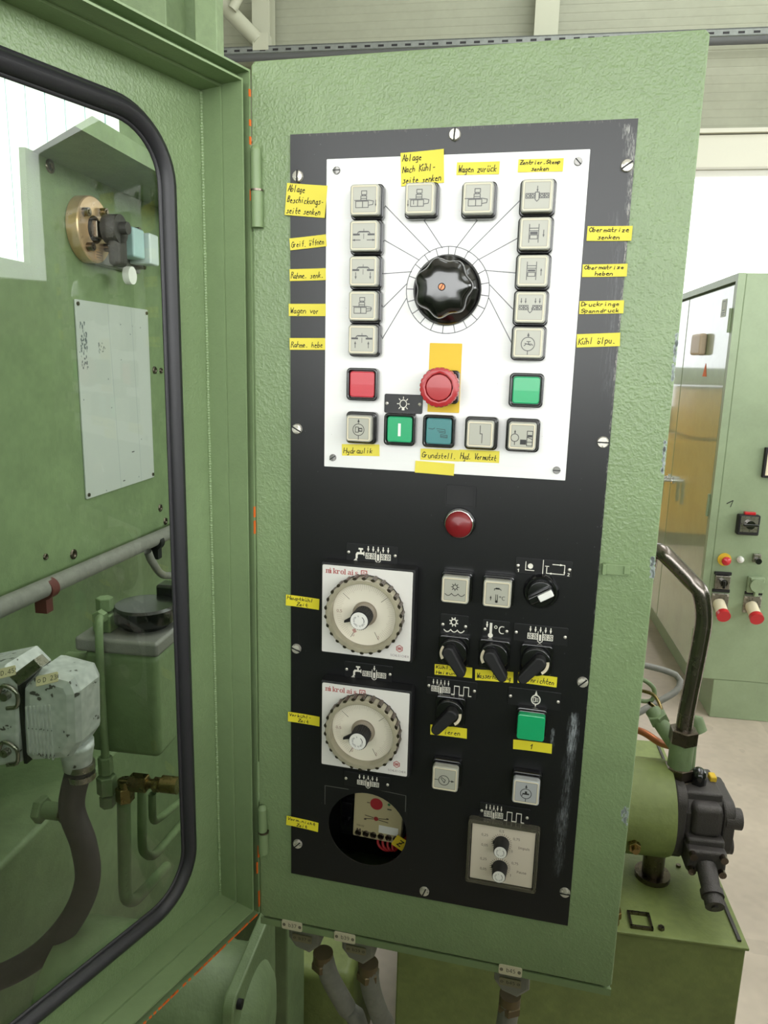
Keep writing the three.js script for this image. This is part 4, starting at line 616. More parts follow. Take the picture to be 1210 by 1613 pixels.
{
  const W = 1024, Hh = 1244, cv = document.createElement('canvas'); cv.width = W; cv.height = Hh; const c = cv.getContext('2d');
  c.fillStyle = '#e9e8e6'; c.fillRect(0, 0, W, Hh);
  for (let i = 0; i < 900; i++) { c.strokeStyle = `rgba(${rnd() < 0.5 ? 255 : 190},${200},${195},0.10)`; c.lineWidth = 1; const y = rnd() * Hh, x = rnd() * W; L(c, x, y, x + 60 + rnd() * 120, y); }
  const q = (x, y) => [(x - WP[0]) / (WP[1] - WP[0]) * W, (WP[3] - y) / (WP[3] - WP[2]) * Hh], pq = (px, py) => q(...PX(px, py, ZW));
  c.strokeStyle = '#17151c'; c.lineWidth = 3.0; const k = W / (WP[1] - WP[0]), [dx, dy] = q(...DIAL);
  c.beginPath(); c.arc(dx, dy, 0.0418 * k, 0, 7); c.stroke();
  for (let i = 0; i < 21; i++) { const a = -Math.PI / 2 + 0.17 + i * Math.PI * 2 / 20.6; L(c, dx + 0.034 * k * Math.cos(a), dy + 0.034 * k * Math.sin(a), dx + 0.0418 * k * Math.cos(a), dy + 0.0418 * k * Math.sin(a)); }
  for (const s of ['606,323 678,398', '605,378 661,410', '605,431 649,428', '604,484 641,447', '602,534 641,469', '668,347 697,391', '752,347 719,390', '819,316 737,398', '816,375 754,409', '813,430 765,426', '808,487 771,448', '806,540 770,469']) L(c, ...s.split(' ').flatMap((t) => pq(...t.split(',').map(Number))));
  for (let i = 0; i < 40; i++) { c.fillStyle = 'rgba(90,80,70,0.35)'; c.fillRect(rnd() * W, rnd() * Hh, 2, 2); }
  const tx = new THREE.CanvasTexture(cv); tx.colorSpace = THREE.SRGBColorSpace;
  const w = WP[1] - WP[0], h = WP[3] - WP[2];
  const g = printUV(rslab(w, h, 0.0008, 0.0015, 0.0003, 0, 0, 0.002), w, h, [0, 0, 1, 1]).translate((WP[0] + WP[1]) / 2, (WP[2] + WP[3]) / 2, 0);
  mesh('white_plate', g, phy({ map: tx, roughness: 0.34, clearcoat: 0.5, clearcoatRoughness: 0.3 }), cab, { keep: true, label: 'white instrument plate with printed lines' });
}
function slotScrew(x, y, z, r, ang) {
  const head = toCreasedNormals(lathe([[0, -0.0004], [r, -0.0004], [r, r * 0.25], [r * 0.86, r * 0.5], [r * 0.5, r * 0.62], [0, r * 0.66]], 'z', x, y, z, 24), 0.7);
  const s = mesh('slotted_screw', head, r < 0.005 ? M.steelScrew : M.screw, cab);
  mesh('slot', new THREE.BoxGeometry(r * 2.0, r * 0.24, r * 0.12).rotateZ(ang).translate(x, y, z + r * 0.63), M.blackMatt, s);
}
[[716, 211, 1.5], [468, 277, 1.55], [988, 260, 0.6], [467, 676, -0.5], [950, 697, 0], [466, 1023, -0.35], [918, 1076, 0.8], [468, 1331, 0.8], [890, 1408, 0], [668, 1406, 1.2]].forEach(([px, py, a]) => { const [x, y] = PX(px, py, 0.005); slotScrew(x, y, 0.002, 0.0058, a); });
[[530, 268, 0], [911, 254, -0.8], [524, 721, 0.6], [877, 741, 0]].forEach(([px, py, a]) => { const [x, y] = PX(px, py, 0.005); slotScrew(x, y, ZW, 0.0038, a); });

// ---- push buttons
function pushButton(x, y, z0, o) {
  const { print, mat, flush, label, cw = 0.0288 } = o;
  const bz = flush ? 0.010 : 0.009, B = 0.0335;
  const bez = new THREE.Shape(rrect(B, B, 0.0045).getPoints(8)); if (flush) bez.holes.push(rrect(B - 0.006, B - 0.006, 0.0025, THREE.Path));
  const b = mesh('push_button', [extr(bez, bz, 0.0012, z0, 8).translate(x, y, 0), ...(flush ? [bx(x - B / 2 + 0.002, x + B / 2 - 0.002, y - B / 2 + 0.002, y + B / 2 - 0.002, z0, z0 + 0.004)] : [rslab(B - 0.003, B - 0.003, 0.004, 0.004, 0.0008, x, y, z0 + bz - 0.0005)])], M.blackGloss, cab, { label });
  const w = flush ? 0.0265 : cw, zc = flush ? z0 + 0.004 : z0 + bz + 0.0025, zd = flush ? 0.005 : 0.0085;
  const cap = rslab(w, w, 0.003, zd, 0.0011, 0, 0, 0);
  const m = print ? mesh('button_cap', printUV(cap, w, w, print), mat ?? capPrint, b, { keep: true }) : mesh('button_cap', cap, mat, b);
  m.position.set(x, y, zc);
  if (print && !flush && !o.plain) { const rim = new THREE.Shape(rrect(w - 0.003, w - 0.003, 0.002).getPoints(8)); rim.holes.push(rrect(w - 0.0042, w - 0.0042, 0.0016, THREE.Path)); const rm = mesh('cap_rim', extr(rim, 0.0006, 0, 0, 6), M.cream, b); rm.position.set(x, y, zc + zd - 0.0003); }
}
const XL = 0.0845, XR = 0.25, YS = [1.752, 1.7187, 1.6852, 1.652, 1.619];
[['carriageDownRight', 'milky push button with carriage symbol and down arrow right of it'], ['frameApart', 'milky push button with gripper symbol and arrows apart'], ['frameDown', 'milky push button with frame symbol and two down arrows'], ['carriageOut', 'milky push button with plain carriage symbol'], ['frameUp', 'milky push button with frame symbol and two up arrows']].forEach(([i, l], k) => pushButton(XL, YS[k], ZW, { print: capCell(i), label: l }));
[['pin', 'milky push button with centring pin symbol'], ['dieDown', 'milky push button with die symbol and down arrow'], ['dieUp', 'milky push button with die symbol and up arrow'], ['ringsDown', 'milky push button with pressure ring symbol and four arrows'], ['pumpTap', 'milky push button with circled tap symbol']].forEach(([i, l], k) => pushButton(XR, YS[k], ZW, { print: capCell(i), label: l }));
pushButton(0.1393, 1.752, ZW, { print: capCell('carriageDownLeft'), label: 'milky push button with carriage symbol and down arrow left of it' });
pushButton(0.195, 1.7512, ZW, { print: capCell('carriageBack'), label: 'milky push button with carriage symbol on a long rail' });
pushButton(0.0825, 1.574, ZW, { mat: M.redSquare, flush: true, label: 'plain red square push button' });
pushButton(0.2507, 1.5735, ZW, { mat: M.greenCap, flush: true, label: 'plain green square push button on the white plate' });
pushButton(0.0826, 1.529, ZW, { print: capCell('pumpMotor'), cw: 0.027, label: 'milky push button with circled motor symbol' });
pushButton(0.1238, 1.529, ZW, { print: capCell('bar', '#18a169'), flush: true, label: 'green square push button with white bar' });
pushButton(0.1650, 1.529, ZW, { print: capCell('worn', '#3f7f80'), flush: true, label: 'dark teal square push button with worn symbol' });
pushButton(0.2085, 1.529, ZW, { print: capCell('flash'), cw: 0.027, label: 'milky push button with zigzag line symbol' });
pushButton(0.2500, 1.529, ZW, { print: capCell('pumpPress'), cw: 0.027, label: 'milky push button with pump and press symbol' });
const ZB = 0.002;
pushButton(0.1905, 1.364, ZB, { print: capCell('snowWave'), label: 'milky push button with snowflake and wave symbol' });
pushButton(0.2345, 1.364, ZB, { print: capCell('tapThermo'), label: 'milky push button with tap and thermometer symbol' });
pushButton(0.2783, 1.219, ZB, { mat: M.greenCap, plain: true, label: 'raised plain green square push button' });
pushButton(0.1890, 1.144, ZB, { print: capCell('roundOut'), label: 'milky push button with circle and right arrow' });
pushButton(0.2780, 1.143, ZB, { print: capCell('roundTap', '#a9abad'), label: 'milky push button with circled tap and up arrow' });

// ---- big rotary knob
{
  const [x, y] = DIAL;
  const k = mesh('rotary_knob', toCreasedNormals(lathe([[0, 0], [0.034, 0], [0.0342, 0.003], [0.031, 0.008], [0.022, 0.013], [0.018, 0.016], [0, 0.016]], 'z', x, y, ZW, 64), 0.6), M.bakelite, cab, { label: 'large black lobed rotary knob' });
  const grip = new THREE.LatheGeometry([[0.02, 0], [0.0255, 0.0], [0.0275, 0.0015], [0.0282, 0.004], [0.0282, 0.010], [0.0274, 0.0135], [0.0252, 0.0165], [0.0205, 0.0188], [0.013, 0.0199], [0.0, 0.0202]].map((p) => new THREE.Vector2(...p)), 196);
  { const p = grip.attributes.position; for (let i = 0; i < p.count; i++) { const X = p.getX(i), Z = p.getZ(i), r = Math.hypot(X, Z), f = 1 + 0.062 * Math.cos(7 * Math.atan2(Z, X) + 0.5) * Math.min(1, Math.pow(r / 0.0255, 3)); p.setX(i, X * f * 0.965); p.setZ(i, Z * f * 0.965); } grip.computeVertexNormals(); }
  mesh('grip', along(grip, 'z').translate(x, y, ZW + 0.0158), M.bakelite, k);
  mesh('centre_hole', lathe([[0, 0], [0.0036, 0], [0.0036, 0.0006], [0.003, 0.0006], [0.003, 0.0003], [0, 0.0003]], 'z', x, y, ZW + 0.0358, 24), M.blackMatt, k); mesh('set_screw', [cy(0.0027, 0.0006, 'z', x, y, ZW + 0.0363, 20)], M.copper, k);
  mesh('screw_slot', new THREE.BoxGeometry(0.005, 0.0007, 0.0004).rotateZ(1.1).translate(x, y, ZW + 0.0367), M.blackMatt, k);
}
// ---- emergency stop
{
  const [ax, ay] = PX(677.5, 540.2, ZW), [bx2] = PX(728.4, 541.4, ZW), [, by] = PX(698, 649.5, ZW);
  mesh('yellow_backplate', rslab(bx2 - ax, ay - by, 0.0008, 0.0012, 0.0002, (ax + bx2) / 2, (ay + by) / 2, ZW), M.yellow, cab, { label: 'yellow plate behind the emergency stop' });
  const x = 0.1670, y = 1.5742;
  const e = mesh('emergency_stop', [rslab(0.0335, 0.0335, 0.004, 0.009, 0.001, x, y, ZW + 0.001), cy(0.0125, 0.018, 'z', x, y, ZW + 0.016, 28)], M.blackGloss, cab, { label: 'red mushroom emergency stop button' });
  const rim = new THREE.Shape(); for (let i = 0; i <= 144; i++) { const a = i / 144 * Math.PI * 2, r = 0.0196 - (i % 6 < 2 ? 0.0007 : 0); i ? rim.lineTo(r * Math.cos(a), r * Math.sin(a)) : rim.moveTo(r * Math.cos(a), r * Math.sin(a)); }
  const h = new THREE.Path(); h.absarc(0, 0, 0.0135, 0, Math.PI * 2, true); rim.holes.push(h);
  mesh('mushroom_rim', toCreasedNormals(extr(rim, 0.012, 0.0018, ZW + 0.02).translate(x, y, 0), 0.6), M.redCap, e); mesh('mushroom_head', [lathe([[0, -0.005], [0.0128, -0.005], [0.0128, 0.0], [0.0122, 0.0008], [0, 0.0009]], 'z', x, y, ZW + 0.0308, 40), cy(0.0135, 0.003, 'z', x, y, ZW + 0.022, 32)], M.redCap, e);
}
// ---- red signal lamp with empty label holder
{
  const x = 0.1900, y = 1.4328;
  const s = mesh('signal_lamp', lathe([[0, 0], [0.0165, 0], [0.0165, 0.004], [0.0158, 0.006], [0, 0.006]], 'z', x, y, ZB, 40), M.blackGloss, cab, { label: 'round red signal lamp' });
  mesh('metal_ring', lathe([[0.0135, 0.006], [0.0155, 0.006], [0.0155, 0.0085], [0.0145, 0.0095], [0.0135, 0.0095], [0.0135, 0.006]], 'z', x, y, ZB, 40), M.chrome, s); mesh('lens', lathe([[0.0, 0.005], [0.0142, 0.005], [0.0142, 0.011], [0.0128, 0.0135], [0.008, 0.0155], [0, 0.0165]], 'z', x, y, ZB, 40), M.redLens, s);
  const a = PX(702, 763, ZB), b = PX(749, 800, ZB), w = b[0] - a[0], hh = a[1] - b[1]; const o = rrect(w, hh, 0.002); o.holes.push(rrect(w - 0.003, hh - 0.003, 0.001, THREE.Path));
  mesh('label_holder', [extr(o, 0.0018, 0, ZB).translate((a[0] + b[0]) / 2, (a[1] + b[1]) / 2, 0), rslab(w - 0.002, hh - 0.002, 0.001, 0.0006, 0, (a[0] + b[0]) / 2, (a[1] + b[1]) / 2, ZB)], M.blackMatt, cab, { label: 'empty black label holder' });
}
// ---- lever selector switches and the two-position selector
function selector(x, y, ang, markSide, label) {
  const s = mesh('selector_switch', [rslab(0.0335, 0.0335, 0.004, 0.008, 0.001, x, y, ZB), lathe([[0, 0.008], [0.0155, 0.008], [0.0155, 0.014], [0.0145, 0.016], [0, 0.016]], 'z', x, y, ZB, 40)], M.blackGloss, cab, { label });
  const sh = new THREE.Shape(); sh.moveTo(-0.009, -0.006); sh.absarc(-0.005, 0, 0.0072, -Math.PI * 0.62, Math.PI * 0.62, true); sh.lineTo(0.018, 0.0055); sh.absarc(0.019, 0, 0.0055, Math.PI / 2, -Math.PI / 2, true); sh.closePath();
  const l = mesh('lever', extr(sh, 0.013, 0.0018, 0, 8).rotateZ(ang), M.blackMatt, s); l.position.set(x, y, ZB + 0.016);
  const mk = new THREE.Shape(), r0 = 0.0108, r1 = 0.0138; mk.absarc(0, 0, r1, -0.6, 0.6); mk.absarc(0, 0, r0, 0.6, -0.6, true);
  const m = mesh('white_mark', extr(mk, 0.0008, 0, 0, 8).rotateZ(markSide), M.cream, s, { label: 'cream index mark' }); m.position.set(x, y, ZB + 0.016);
}
selector(0.1905, 1.2912, -0.98, Math.PI * 0.99, 'black lever switch under the snowflake plate');
selector(0.2343, 1.2918, -0.98, Math.PI * 0.99, 'black lever switch under the thermometer plate');
selector(0.2788, 1.2915, -2.25, -0.42, 'black lever switch under the large press plate');
selector(0.1898, 1.2202, -2.25, -0.42, 'black lever switch under the left pulse plate');
{
  const x = 0.2788, y = 1.3664;
  const s = mesh('selector_knob', toCreasedNormals(lathe([[0, 0], [0.0185, 0], [0.0185, 0.004], [0.0165, 0.008], [0.0150, 0.008], [0.0150, 0.005], [0, 0.005]], 'z', x, y, ZB, 48), 0.6), M.blackGloss, cab, { label: 'round two-position selector with white pointer' });
  mesh('knob_body', [lathe([[0, 0.004], [0.0135, 0.004], [0.0135, 0.012], [0.0125, 0.014], [0, 0.014]], 'z', x, y, ZB, 40)], M.blackGloss, s);
  mesh('ridge', new RoundedBoxGeometry(0.027, 0.0085, 0.012, 2, 0.002).rotateZ(0.55).translate(x, y, ZB + 0.017), M.blackGloss, s);
  mesh('pointer', new RoundedBoxGeometry(0.0155, 0.0072, 0.004, 2, 0.001).rotateZ(0.55).translate(x + 0.005, y + 0.0015, ZB + 0.0222), M.white, s, { label: 'white pointer insert' });
}
// ---- symbol plates
function symbolPlate(px0, py0, px1, py1, skew, cellUV, label, z = ZB, screws = 1) {
  const mid = (py0 + py1) / 2, a = PX(px0, mid, z), b = PX(px1, mid, z), t = PX((px0 + px1) / 2, py0, z), u = PX((px0 + px1) / 2, py1, z);
  const w = b[0] - a[0], h = t[1] - u[1], x = (a[0] + b[0]) / 2, y = (t[1] + u[1]) / 2;
  const p = mesh('symbol_plate', printUV(rslab(w, h, 0.0018, 0.0014, 0.0003, 0, 0, 0), w, h, cellUV), platePrint, cab, { keep: true, label }); p.position.set(x, y, z);
  if (screws) for (const s of [-1, 1]) { const sc = mesh('plate_screw', lathe([[0, 0], [0.0018, 0], [0.0016, 0.0007], [0, 0.001]], 'z', s * (w / 2 - 0.0028), 0, 0.0013, 16), M.screw, p); }
}
symbolPlate(606, 621, 666, 651, 0, symCell(230, (c) => sym.lamp(c, 115)), 'black symbol plate with a lamp', ZW);
symbolPlate(546, 858, 627, 886, 0, symCell(290, (c) => { sym.tap(c, 66); sym.press(c, 112, 5); }), 'black symbol plate with a tap and five arrows');
symbolPlate(543, 1045, 619, 1070, 0, symCell(290, (c) => { sym.tap(c, 66); sym.press(c, 112, 1); }), 'black symbol plate with a tap and one arrow');
symbolPlate(542, 1219, 615, 1241, 0, symCell(300, (c) => sym.press(c, 90, 5)), 'black symbol plate above the round hole');
symbolPlate(812, 881, 902, 906, 0, symCell(360, (c) => sym.twoWay(c)), 'black symbol plate marked 1 and 2');
symbolPlate(694, 968, 738, 1001, 0, symCell(142, (c) => sym.snow(c)), 'black symbol plate with snowflake and wave');
symbolPlate(760, 977, 803, 1007, 0, symCell(142, (c) => sym.thermo(c)), 'black symbol plate with thermometer');
symbolPlate(809, 985, 895, 1013, 0, symCell(300, (c) => sym.press(c, 80, 5)), 'black symbol plate with press and five arrows');
symbolPlate(672, 1070, 752, 1097, 0, symCell(330, (c) => { c.save(); c.translate(34, 0); c.scale(0.88, 1); sym.press(c, 0, 5); c.restore(); c.save(); c.translate(166, 0); c.scale(0.8, 1); sym.pulse(c, 0); c.restore(); }), 'black symbol plate with pulse line above a lever switch');
symbolPlate(800, 1086, 884, 1114, 0, symCell(310, (c) => sym.pump(c, 165)), 'black symbol plate with circled motor');
symbolPlate(755, 1268, 835, 1295, 0, symCell(330, (c) => { c.save(); c.translate(34, 0); c.scale(0.88, 1); sym.press(c, 0, 5); c.restore(); c.save(); c.translate(166, 0); c.scale(0.8, 1); sym.pulse(c, 0); c.restore(); }), 'black symbol plate with pulse line above the two-knob timer');

// ---- dial timers
const timerFace = cell(400, 400, '#dedbd6', (c, w) => {
  c.fillStyle = '#a8524f'; c.font = 'bold 30px serif'; [...'mikrolais'].forEach((ch, i) => c.fillText(ch, 14 + i * 16.6, 36)); c.strokeStyle = '#a0413f'; c.lineWidth = 4; c.strokeRect(175, 12, 24, 26); c.font = 'bold 22px sans-serif'; c.fillText('D', 179, 33);
  c.lineWidth = 3; c.beginPath(); for (let k = 0; k < 7; k++) { const a = k * Math.PI / 3 + Math.PI / 6; c.lineTo(352 + 15 * Math.cos(a), 346 + 15 * Math.sin(a)); } c.stroke(); L(c, 343, 342, 361, 342); L(c, 343, 350, 361, 350); L(c, 346, 346, 358, 346);
  c.fillStyle = '#8d7f80'; c.font = '15px sans-serif'; [...'SCHLEICHER'].forEach((ch, i) => c.fillText(ch, 312 + i * 8.2, 384));
});
const timerScale = cell(400, 400, '#e3dccb', (c) => {
  c.strokeStyle = '#b8ae9c'; c.fillStyle = '#8d6d62'; for (let i = 0; i <= 75; i++) { const a = Math.PI * (0.66 + i / 75 * 1.68), r1 = i % 25 === 0 ? 128 : i % 5 ? 150 : 142; c.lineWidth = i % 25 === 0 ? 3.5 : 2; c.strokeStyle = i % 25 === 0 ? '#7d7466' : '#c0b6a4'; L(c, 200 + 180 * Math.cos(a), 200 + 180 * Math.sin(a), 200 + r1 * Math.cos(a), 200 + r1 * Math.sin(a)); }
  c.font = '26px sans-serif'; c.fillStyle = '#8f6a60'; c.fillText('0', 122, 352); c.fillText('0.5', 22, 208); c.fillText('2', 278, 352); c.fillStyle = '#b98d84'; c.save(); c.translate(136, 316); c.rotate(-0.6); c.fillRect(-10, -12, 20, 24); c.restore();
});
const knobTop = cell(110, 110, '#e2e0db', (c) => { c.strokeStyle = '#2b2b2b'; c.fillStyle = '#2b2b2b'; c.lineWidth = 4; c.beginPath(); c.arc(55, 55, 32, -0.9, 0.2); c.stroke(); c.font = '17px sans-serif'; for (const [t, a] of [['s', -1.7], ['10s', -2.6], ['m', 3.0], ['10m', 2.2], ['h', 1.4], ['10h', 0.7]]) { c.save(); c.translate(55 + 33 * Math.cos(a), 55 + 33 * Math.sin(a)); c.rotate(a + Math.PI / 2); c.fillText(t, -t.length * 5, 6); c.restore(); } });
function timer(x, y, pa, label) {
  const S = 0.101, zf = 0.018;
  const t = mesh('timer', [rslab(S + 0.005, S + 0.005, 0.003, zf, 0.0015, x, y, ZB)], M.blackMatt, cab, { label });
  const f = mesh('face_plate', printUV(rslab(S, S, 0.0015, 0.0016, 0.0004, 0, 0, 0), S, S, timerFace), platePrint, t, { keep: true }); f.position.set(x, y, ZB + zf);
  const zr = ZB + zf + 0.0015, yc = y + 0.001;
  const rim = new THREE.Shape(), n = 26; for (let i = 0; i <= n * 12; i++) { const a = i / (n * 12) * Math.PI * 2, k = (i % 12) / 12, r = 0.0418 - (k > 0.2 && k < 0.75 ? 0.0014 * Math.sin((k - 0.2) / 0.55 * Math.PI) : 0); i ? rim.lineTo(r * Math.cos(a), r * Math.sin(a)) : rim.moveTo(r * Math.cos(a), r * Math.sin(a)); }
  const h = new THREE.Path(); h.absarc(0, 0, 0.0362, 0, Math.PI * 2, true); rim.holes.push(h);
  const gr = mesh('dial_ring', toCreasedNormals(extr(rim, 0.016, 0.001, 0, 48), 0.6), M.clearCream, t, { label: 'scalloped yellowed dial ring' }); gr.position.set(x, yc, zr);
  const base = mesh('ring_base', lathe([[0.037, 0], [0.0425, 0], [0.0425, 0.0015], [0.037, 0.0015], [0.037, 0]], 'z', x, yc, zr - 0.0003, 64), M.blackMatt, t);
  for (let i = 0; i < n; i++) { const a = (i + 0.47) / n * Math.PI * 2; mesh('finger_notch', cy(0.0026, 0.0134, 'z', x + 0.0412 * Math.cos(a), yc + 0.0412 * Math.sin(a), zr + 0.0078, 10), M.darkSteel, gr).position.set(-x, -yc, -zr); }
  const d = mesh('scale_disc', printUV(cy(0.0362, 0.002, 'z', 0, 0, 0, 64), 0.0724, 0.0724, timerScale), platePrint, t, { keep: true }); d.position.set(x, yc, zr + 0.004);
  const zk = zr + 0.005, kn = mesh('knob', [lathe([[0, 0], [0.0135, 0], [0.0135, 0.002], [0.0115, 0.005], [0, 0.005]], 'z', x, yc, zk, 36)], std({ color: 0x8b8070, roughness: 0.5 }), t);
  const ks = new THREE.Shape(); for (let i = 0; i <= 120; i++) { const a = i / 120 * Math.PI * 2, r = 0.0106 - (i % 4 < 2 ? 0.0005 : 0); i ? ks.lineTo(r * Math.cos(a), r * Math.sin(a)) : ks.moveTo(r * Math.cos(a), r * Math.sin(a)); }
  mesh('knob_grip', extr(ks, 0.02, 0.0008, zk + 0.004).translate(x, yc, 0), M.blackMatt, t);
  const kt = mesh('knob_top', printUV(cy(0.0094, 0.001, 'z', 0, 0, 0, 36), 0.0188, 0.0188, knobTop), platePrint, t, { keep: true }); kt.position.set(x, yc, zk + 0.0243);
  mesh('pointer', extr(poly([[0.008, -0.0035], [0.0235, -0.0012], [0.0245, 0.001], [0.008, 0.0035]]), 0.003, 0.0004, zk + 0.003).rotateZ(pa).translate(x, yc, 0), M.blackMatt, t);
}
timer(0.0944, 1.3285, -2.72, 'upper white dial timer with scalloped ring');
timer(0.0952, 1.1898, -2.72, 'lower white dial timer with scalloped ring');
// ---- pulse timer with two knobs
{
  const x = 0.2565, y = 1.0525, S = 0.0705, O = 0.080;
  const o = rrect(O, O, 0.003); o.holes.push(rrect(S + 0.002, S + 0.002, 0.001, THREE.Path));
  const t = mesh('pulse_timer', rslab(O - 0.004, O - 0.004, 0.002, 0.007, 0.0005, x, y, ZB), M.blackMatt, cab, { label: 'square beige pulse timer with two small knobs' });
  mesh('clear_frame', extr(o, 0.011, 0.001, ZB).translate(x, y, 0), M.clear, t, { label: 'clear plastic frame' });
  const ticks = (c, X, Y) => { for (let i = 0; i <= 20; i++) { const a = Math.PI * (0.78 + i / 20 * 1.44); c.lineWidth = 2; L(c, X + 44 * Math.cos(a), Y + 44 * Math.sin(a), X + 54 * Math.cos(a), Y + 54 * Math.sin(a)); } c.fillText('0,05', X - 106, Y + 34); c.fillText('0,25', X - 108, Y - 26); c.fillText('0,5', X - 16, Y - 62); c.fillText('0,75', X + 58, Y - 30); c.fillText('1', X + 52, Y + 46); };
  const f = mesh('face_plate', printUV(rslab(S, S, 0.001, 0.0012, 0.0003, 0, 0, 0), S, S, cell(330, 330, '#d3c8b8', (c) => { c.fillStyle = c.strokeStyle = '#4a3833'; c.font = '19px sans-serif'; ticks(c, 158, 92); ticks(c, 158, 236); c.fillText('Impuls', 246, 110); c.fillText('Pause', 246, 254); })), platePrint, t, { keep: true }); f.position.set(x, y, ZB + 0.007);
  for (const dy of [0.0158, -0.0150]) {
    const k = mesh('knob', [cy(0.0088, 0.017, 'z', x - 0.0015, y + dy, ZB + 0.0165, 28, 0.0076), bx(x - 0.011, x - 0.0075, y + dy + 0.001, y + dy + 0.004, ZB + 0.012, ZB + 0.014)], M.blackMatt, t);
    const kt = mesh('knob_top', printUV(cy(0.0068, 0.001, 'z', 0, 0, 0, 28), 0.0136, 0.0136, knobTop), platePrint, k, { keep: true }); kt.position.set(x - 0.0015, y + dy, ZB + 0.0254);
  }
}
// ---- what shows through the round hole
{
  const cx0 = HOLE[0], cy0 = HOLE[1], zi = -0.05;
  const a = PX(552, 1248, zi), b = PX(612, 1260, zi), d = PX(557, 1336, zi);
  const w = 0.062, h = 0.088, face = cell(210, 300, '#b7ab85', (c) => {
    c.fillStyle = '#a5262f'; disc(c, 96, 130, 27); c.strokeStyle = c.fillStyle = '#3a2f28'; c.lineWidth = 3; for (const y of [60, 200]) { c.fillStyle = '#8d2a2c'; disc(c, 98, y, 10); for (const k of [-8, 8]) { L(c, 50, y + k, 86, y + k * 0.4); L(c, 110, y + k * 0.4, 150, y + k); } c.fillStyle = '#3a2f28'; c.fillRect(46, y + 8, 10, 6); c.fillRect(142, y - 12, 10, 6); }
    L(c, 56, 130, 66, 130); c.font = '11px sans-serif'; c.fillText('TEB-02', 14, 250); c.font = 'bold 24px sans-serif'; c.fillText('M', 14, 278); c.font = 'bold 15px sans-serif'; c.fillText('oeller', 38, 276); c.fillStyle = '#e4e3de'; c.fillRect(112, 226, 84, 36); c.fillStyle = '#2f6f48'; disc(c, 150, 122, 6); c.fillStyle = '#333'; c.fillRect(144, 98, 20, 6); c.fillRect(144, 142, 18, 5);
  });
  const r = thing('timer_relay', 'beige timer relay with red dials inside the round panel hole', 'relay', [cx0 + 0.004, cy0 + 0.003, zi]);
  const fp = mesh('front', printUV(rslab(w, h, 0.002, 0.012, 0.0008, 0, 0, 0), w, h, face), platePrint, r, { keep: true }); fp.rotation.z = -0.03;
  mesh('body', bx(-w / 2 + 0.002, w / 2 - 0.002, -h / 2, h / 2, -0.06, 0, 0.002), M.blackMatt, r);
  for (let k = 0; k < 6; k++) mesh('terminal_screw', [lathe([[0.0026, 0], [0.004, 0], [0.004, 0.002], [0.0026, 0.002], [0.0026, 0]], 'z', -w / 2 + 0.006 + k * 0.0098, -h / 2 + 0.0065, 0.0118, 16), cy(0.0026, 0.001, 'z', -w / 2 + 0.006 + k * 0.0098, -h / 2 + 0.0065, 0.0125, 14)], M.darkSteel, r);
  one('contactor', [bx(-0.022, 0.0, -0.05, 0.05, -0.05, 0.0, 0.003), bx(-0.018, -0.004, -0.02, 0.0, 0, 0.006, 0.001), cy(0.004, 0.008, 'z', -0.011, -0.028, 0.003, 14)], M.blackGloss, 'black contactor beside the beige relay in the panel hole', 'contactor', { pos: [cx0 - 0.0275, cy0 + 0.0, zi] });
  one('wire_duct', [bx(0, 0.012, -0.06, 0.05, -0.04, 0, 0.002), ...[0, 1, 2, 3, 4, 5, 6].map((k) => bx(0.0, 0.0125, -0.05 + k * 0.014, -0.044 + k * 0.014, -0.001, 0.0015))], std({ color: 0x8d94a0, roughness: 0.5 }), 'grey slotted wire duct beside the beige relay', 'wire duct', { pos: [cx0 + 0.0372, cy0 - 0.0, zi - 0.01] });
  for (let k = 0; k < 4; k++) one('red_wire', tube([[cx0 + 0.004 + k * 0.0065, cy0 - 0.036, zi + 0.004], [cx0 + 0.006 + k * 0.006, cy0 - 0.046, zi + 0.014], [cx0 + 0.02 + k * 0.003, cy0 - 0.052 + k * 0.001, zi + 0.012], [cx0 + 0.042, cy0 - 0.042 + k * 0.002, zi - 0.005 - k * 0.004]], 0.0017, 24, 7), M.wireRed, 'red wire curling below the beige relay', 'wire', { group: 'red wires in the panel hole' });
  one('hanging_tag', printUV(rslab(0.018, 0.016, 0.001, 0.0006, 0, 0, 0, 0), 0.018, 0.016, cell(80, 72, '#d9bd2c', (c) => pen(c, 'Z', 26, 52, 26, 36, 6))).rotateZ(-0.5), paper, 'yellow paper tag on the red wires in the panel hole', 'tag', { pos: [cx0 + 0.036, cy0 - 0.031, zi + 0.024], keep: true });
  one('reflector', bx(-0.008, 0.008, -0.022, 0.022, 0, 0.004, 0.003), std({ color: 0x8c3b1f, roughness: 0.5 }), 'brown terminal block inside the panel hole', 'terminal block', { pos: [cx0 - 0.048, cy0 - 0.003, zi - 0.04] });
}

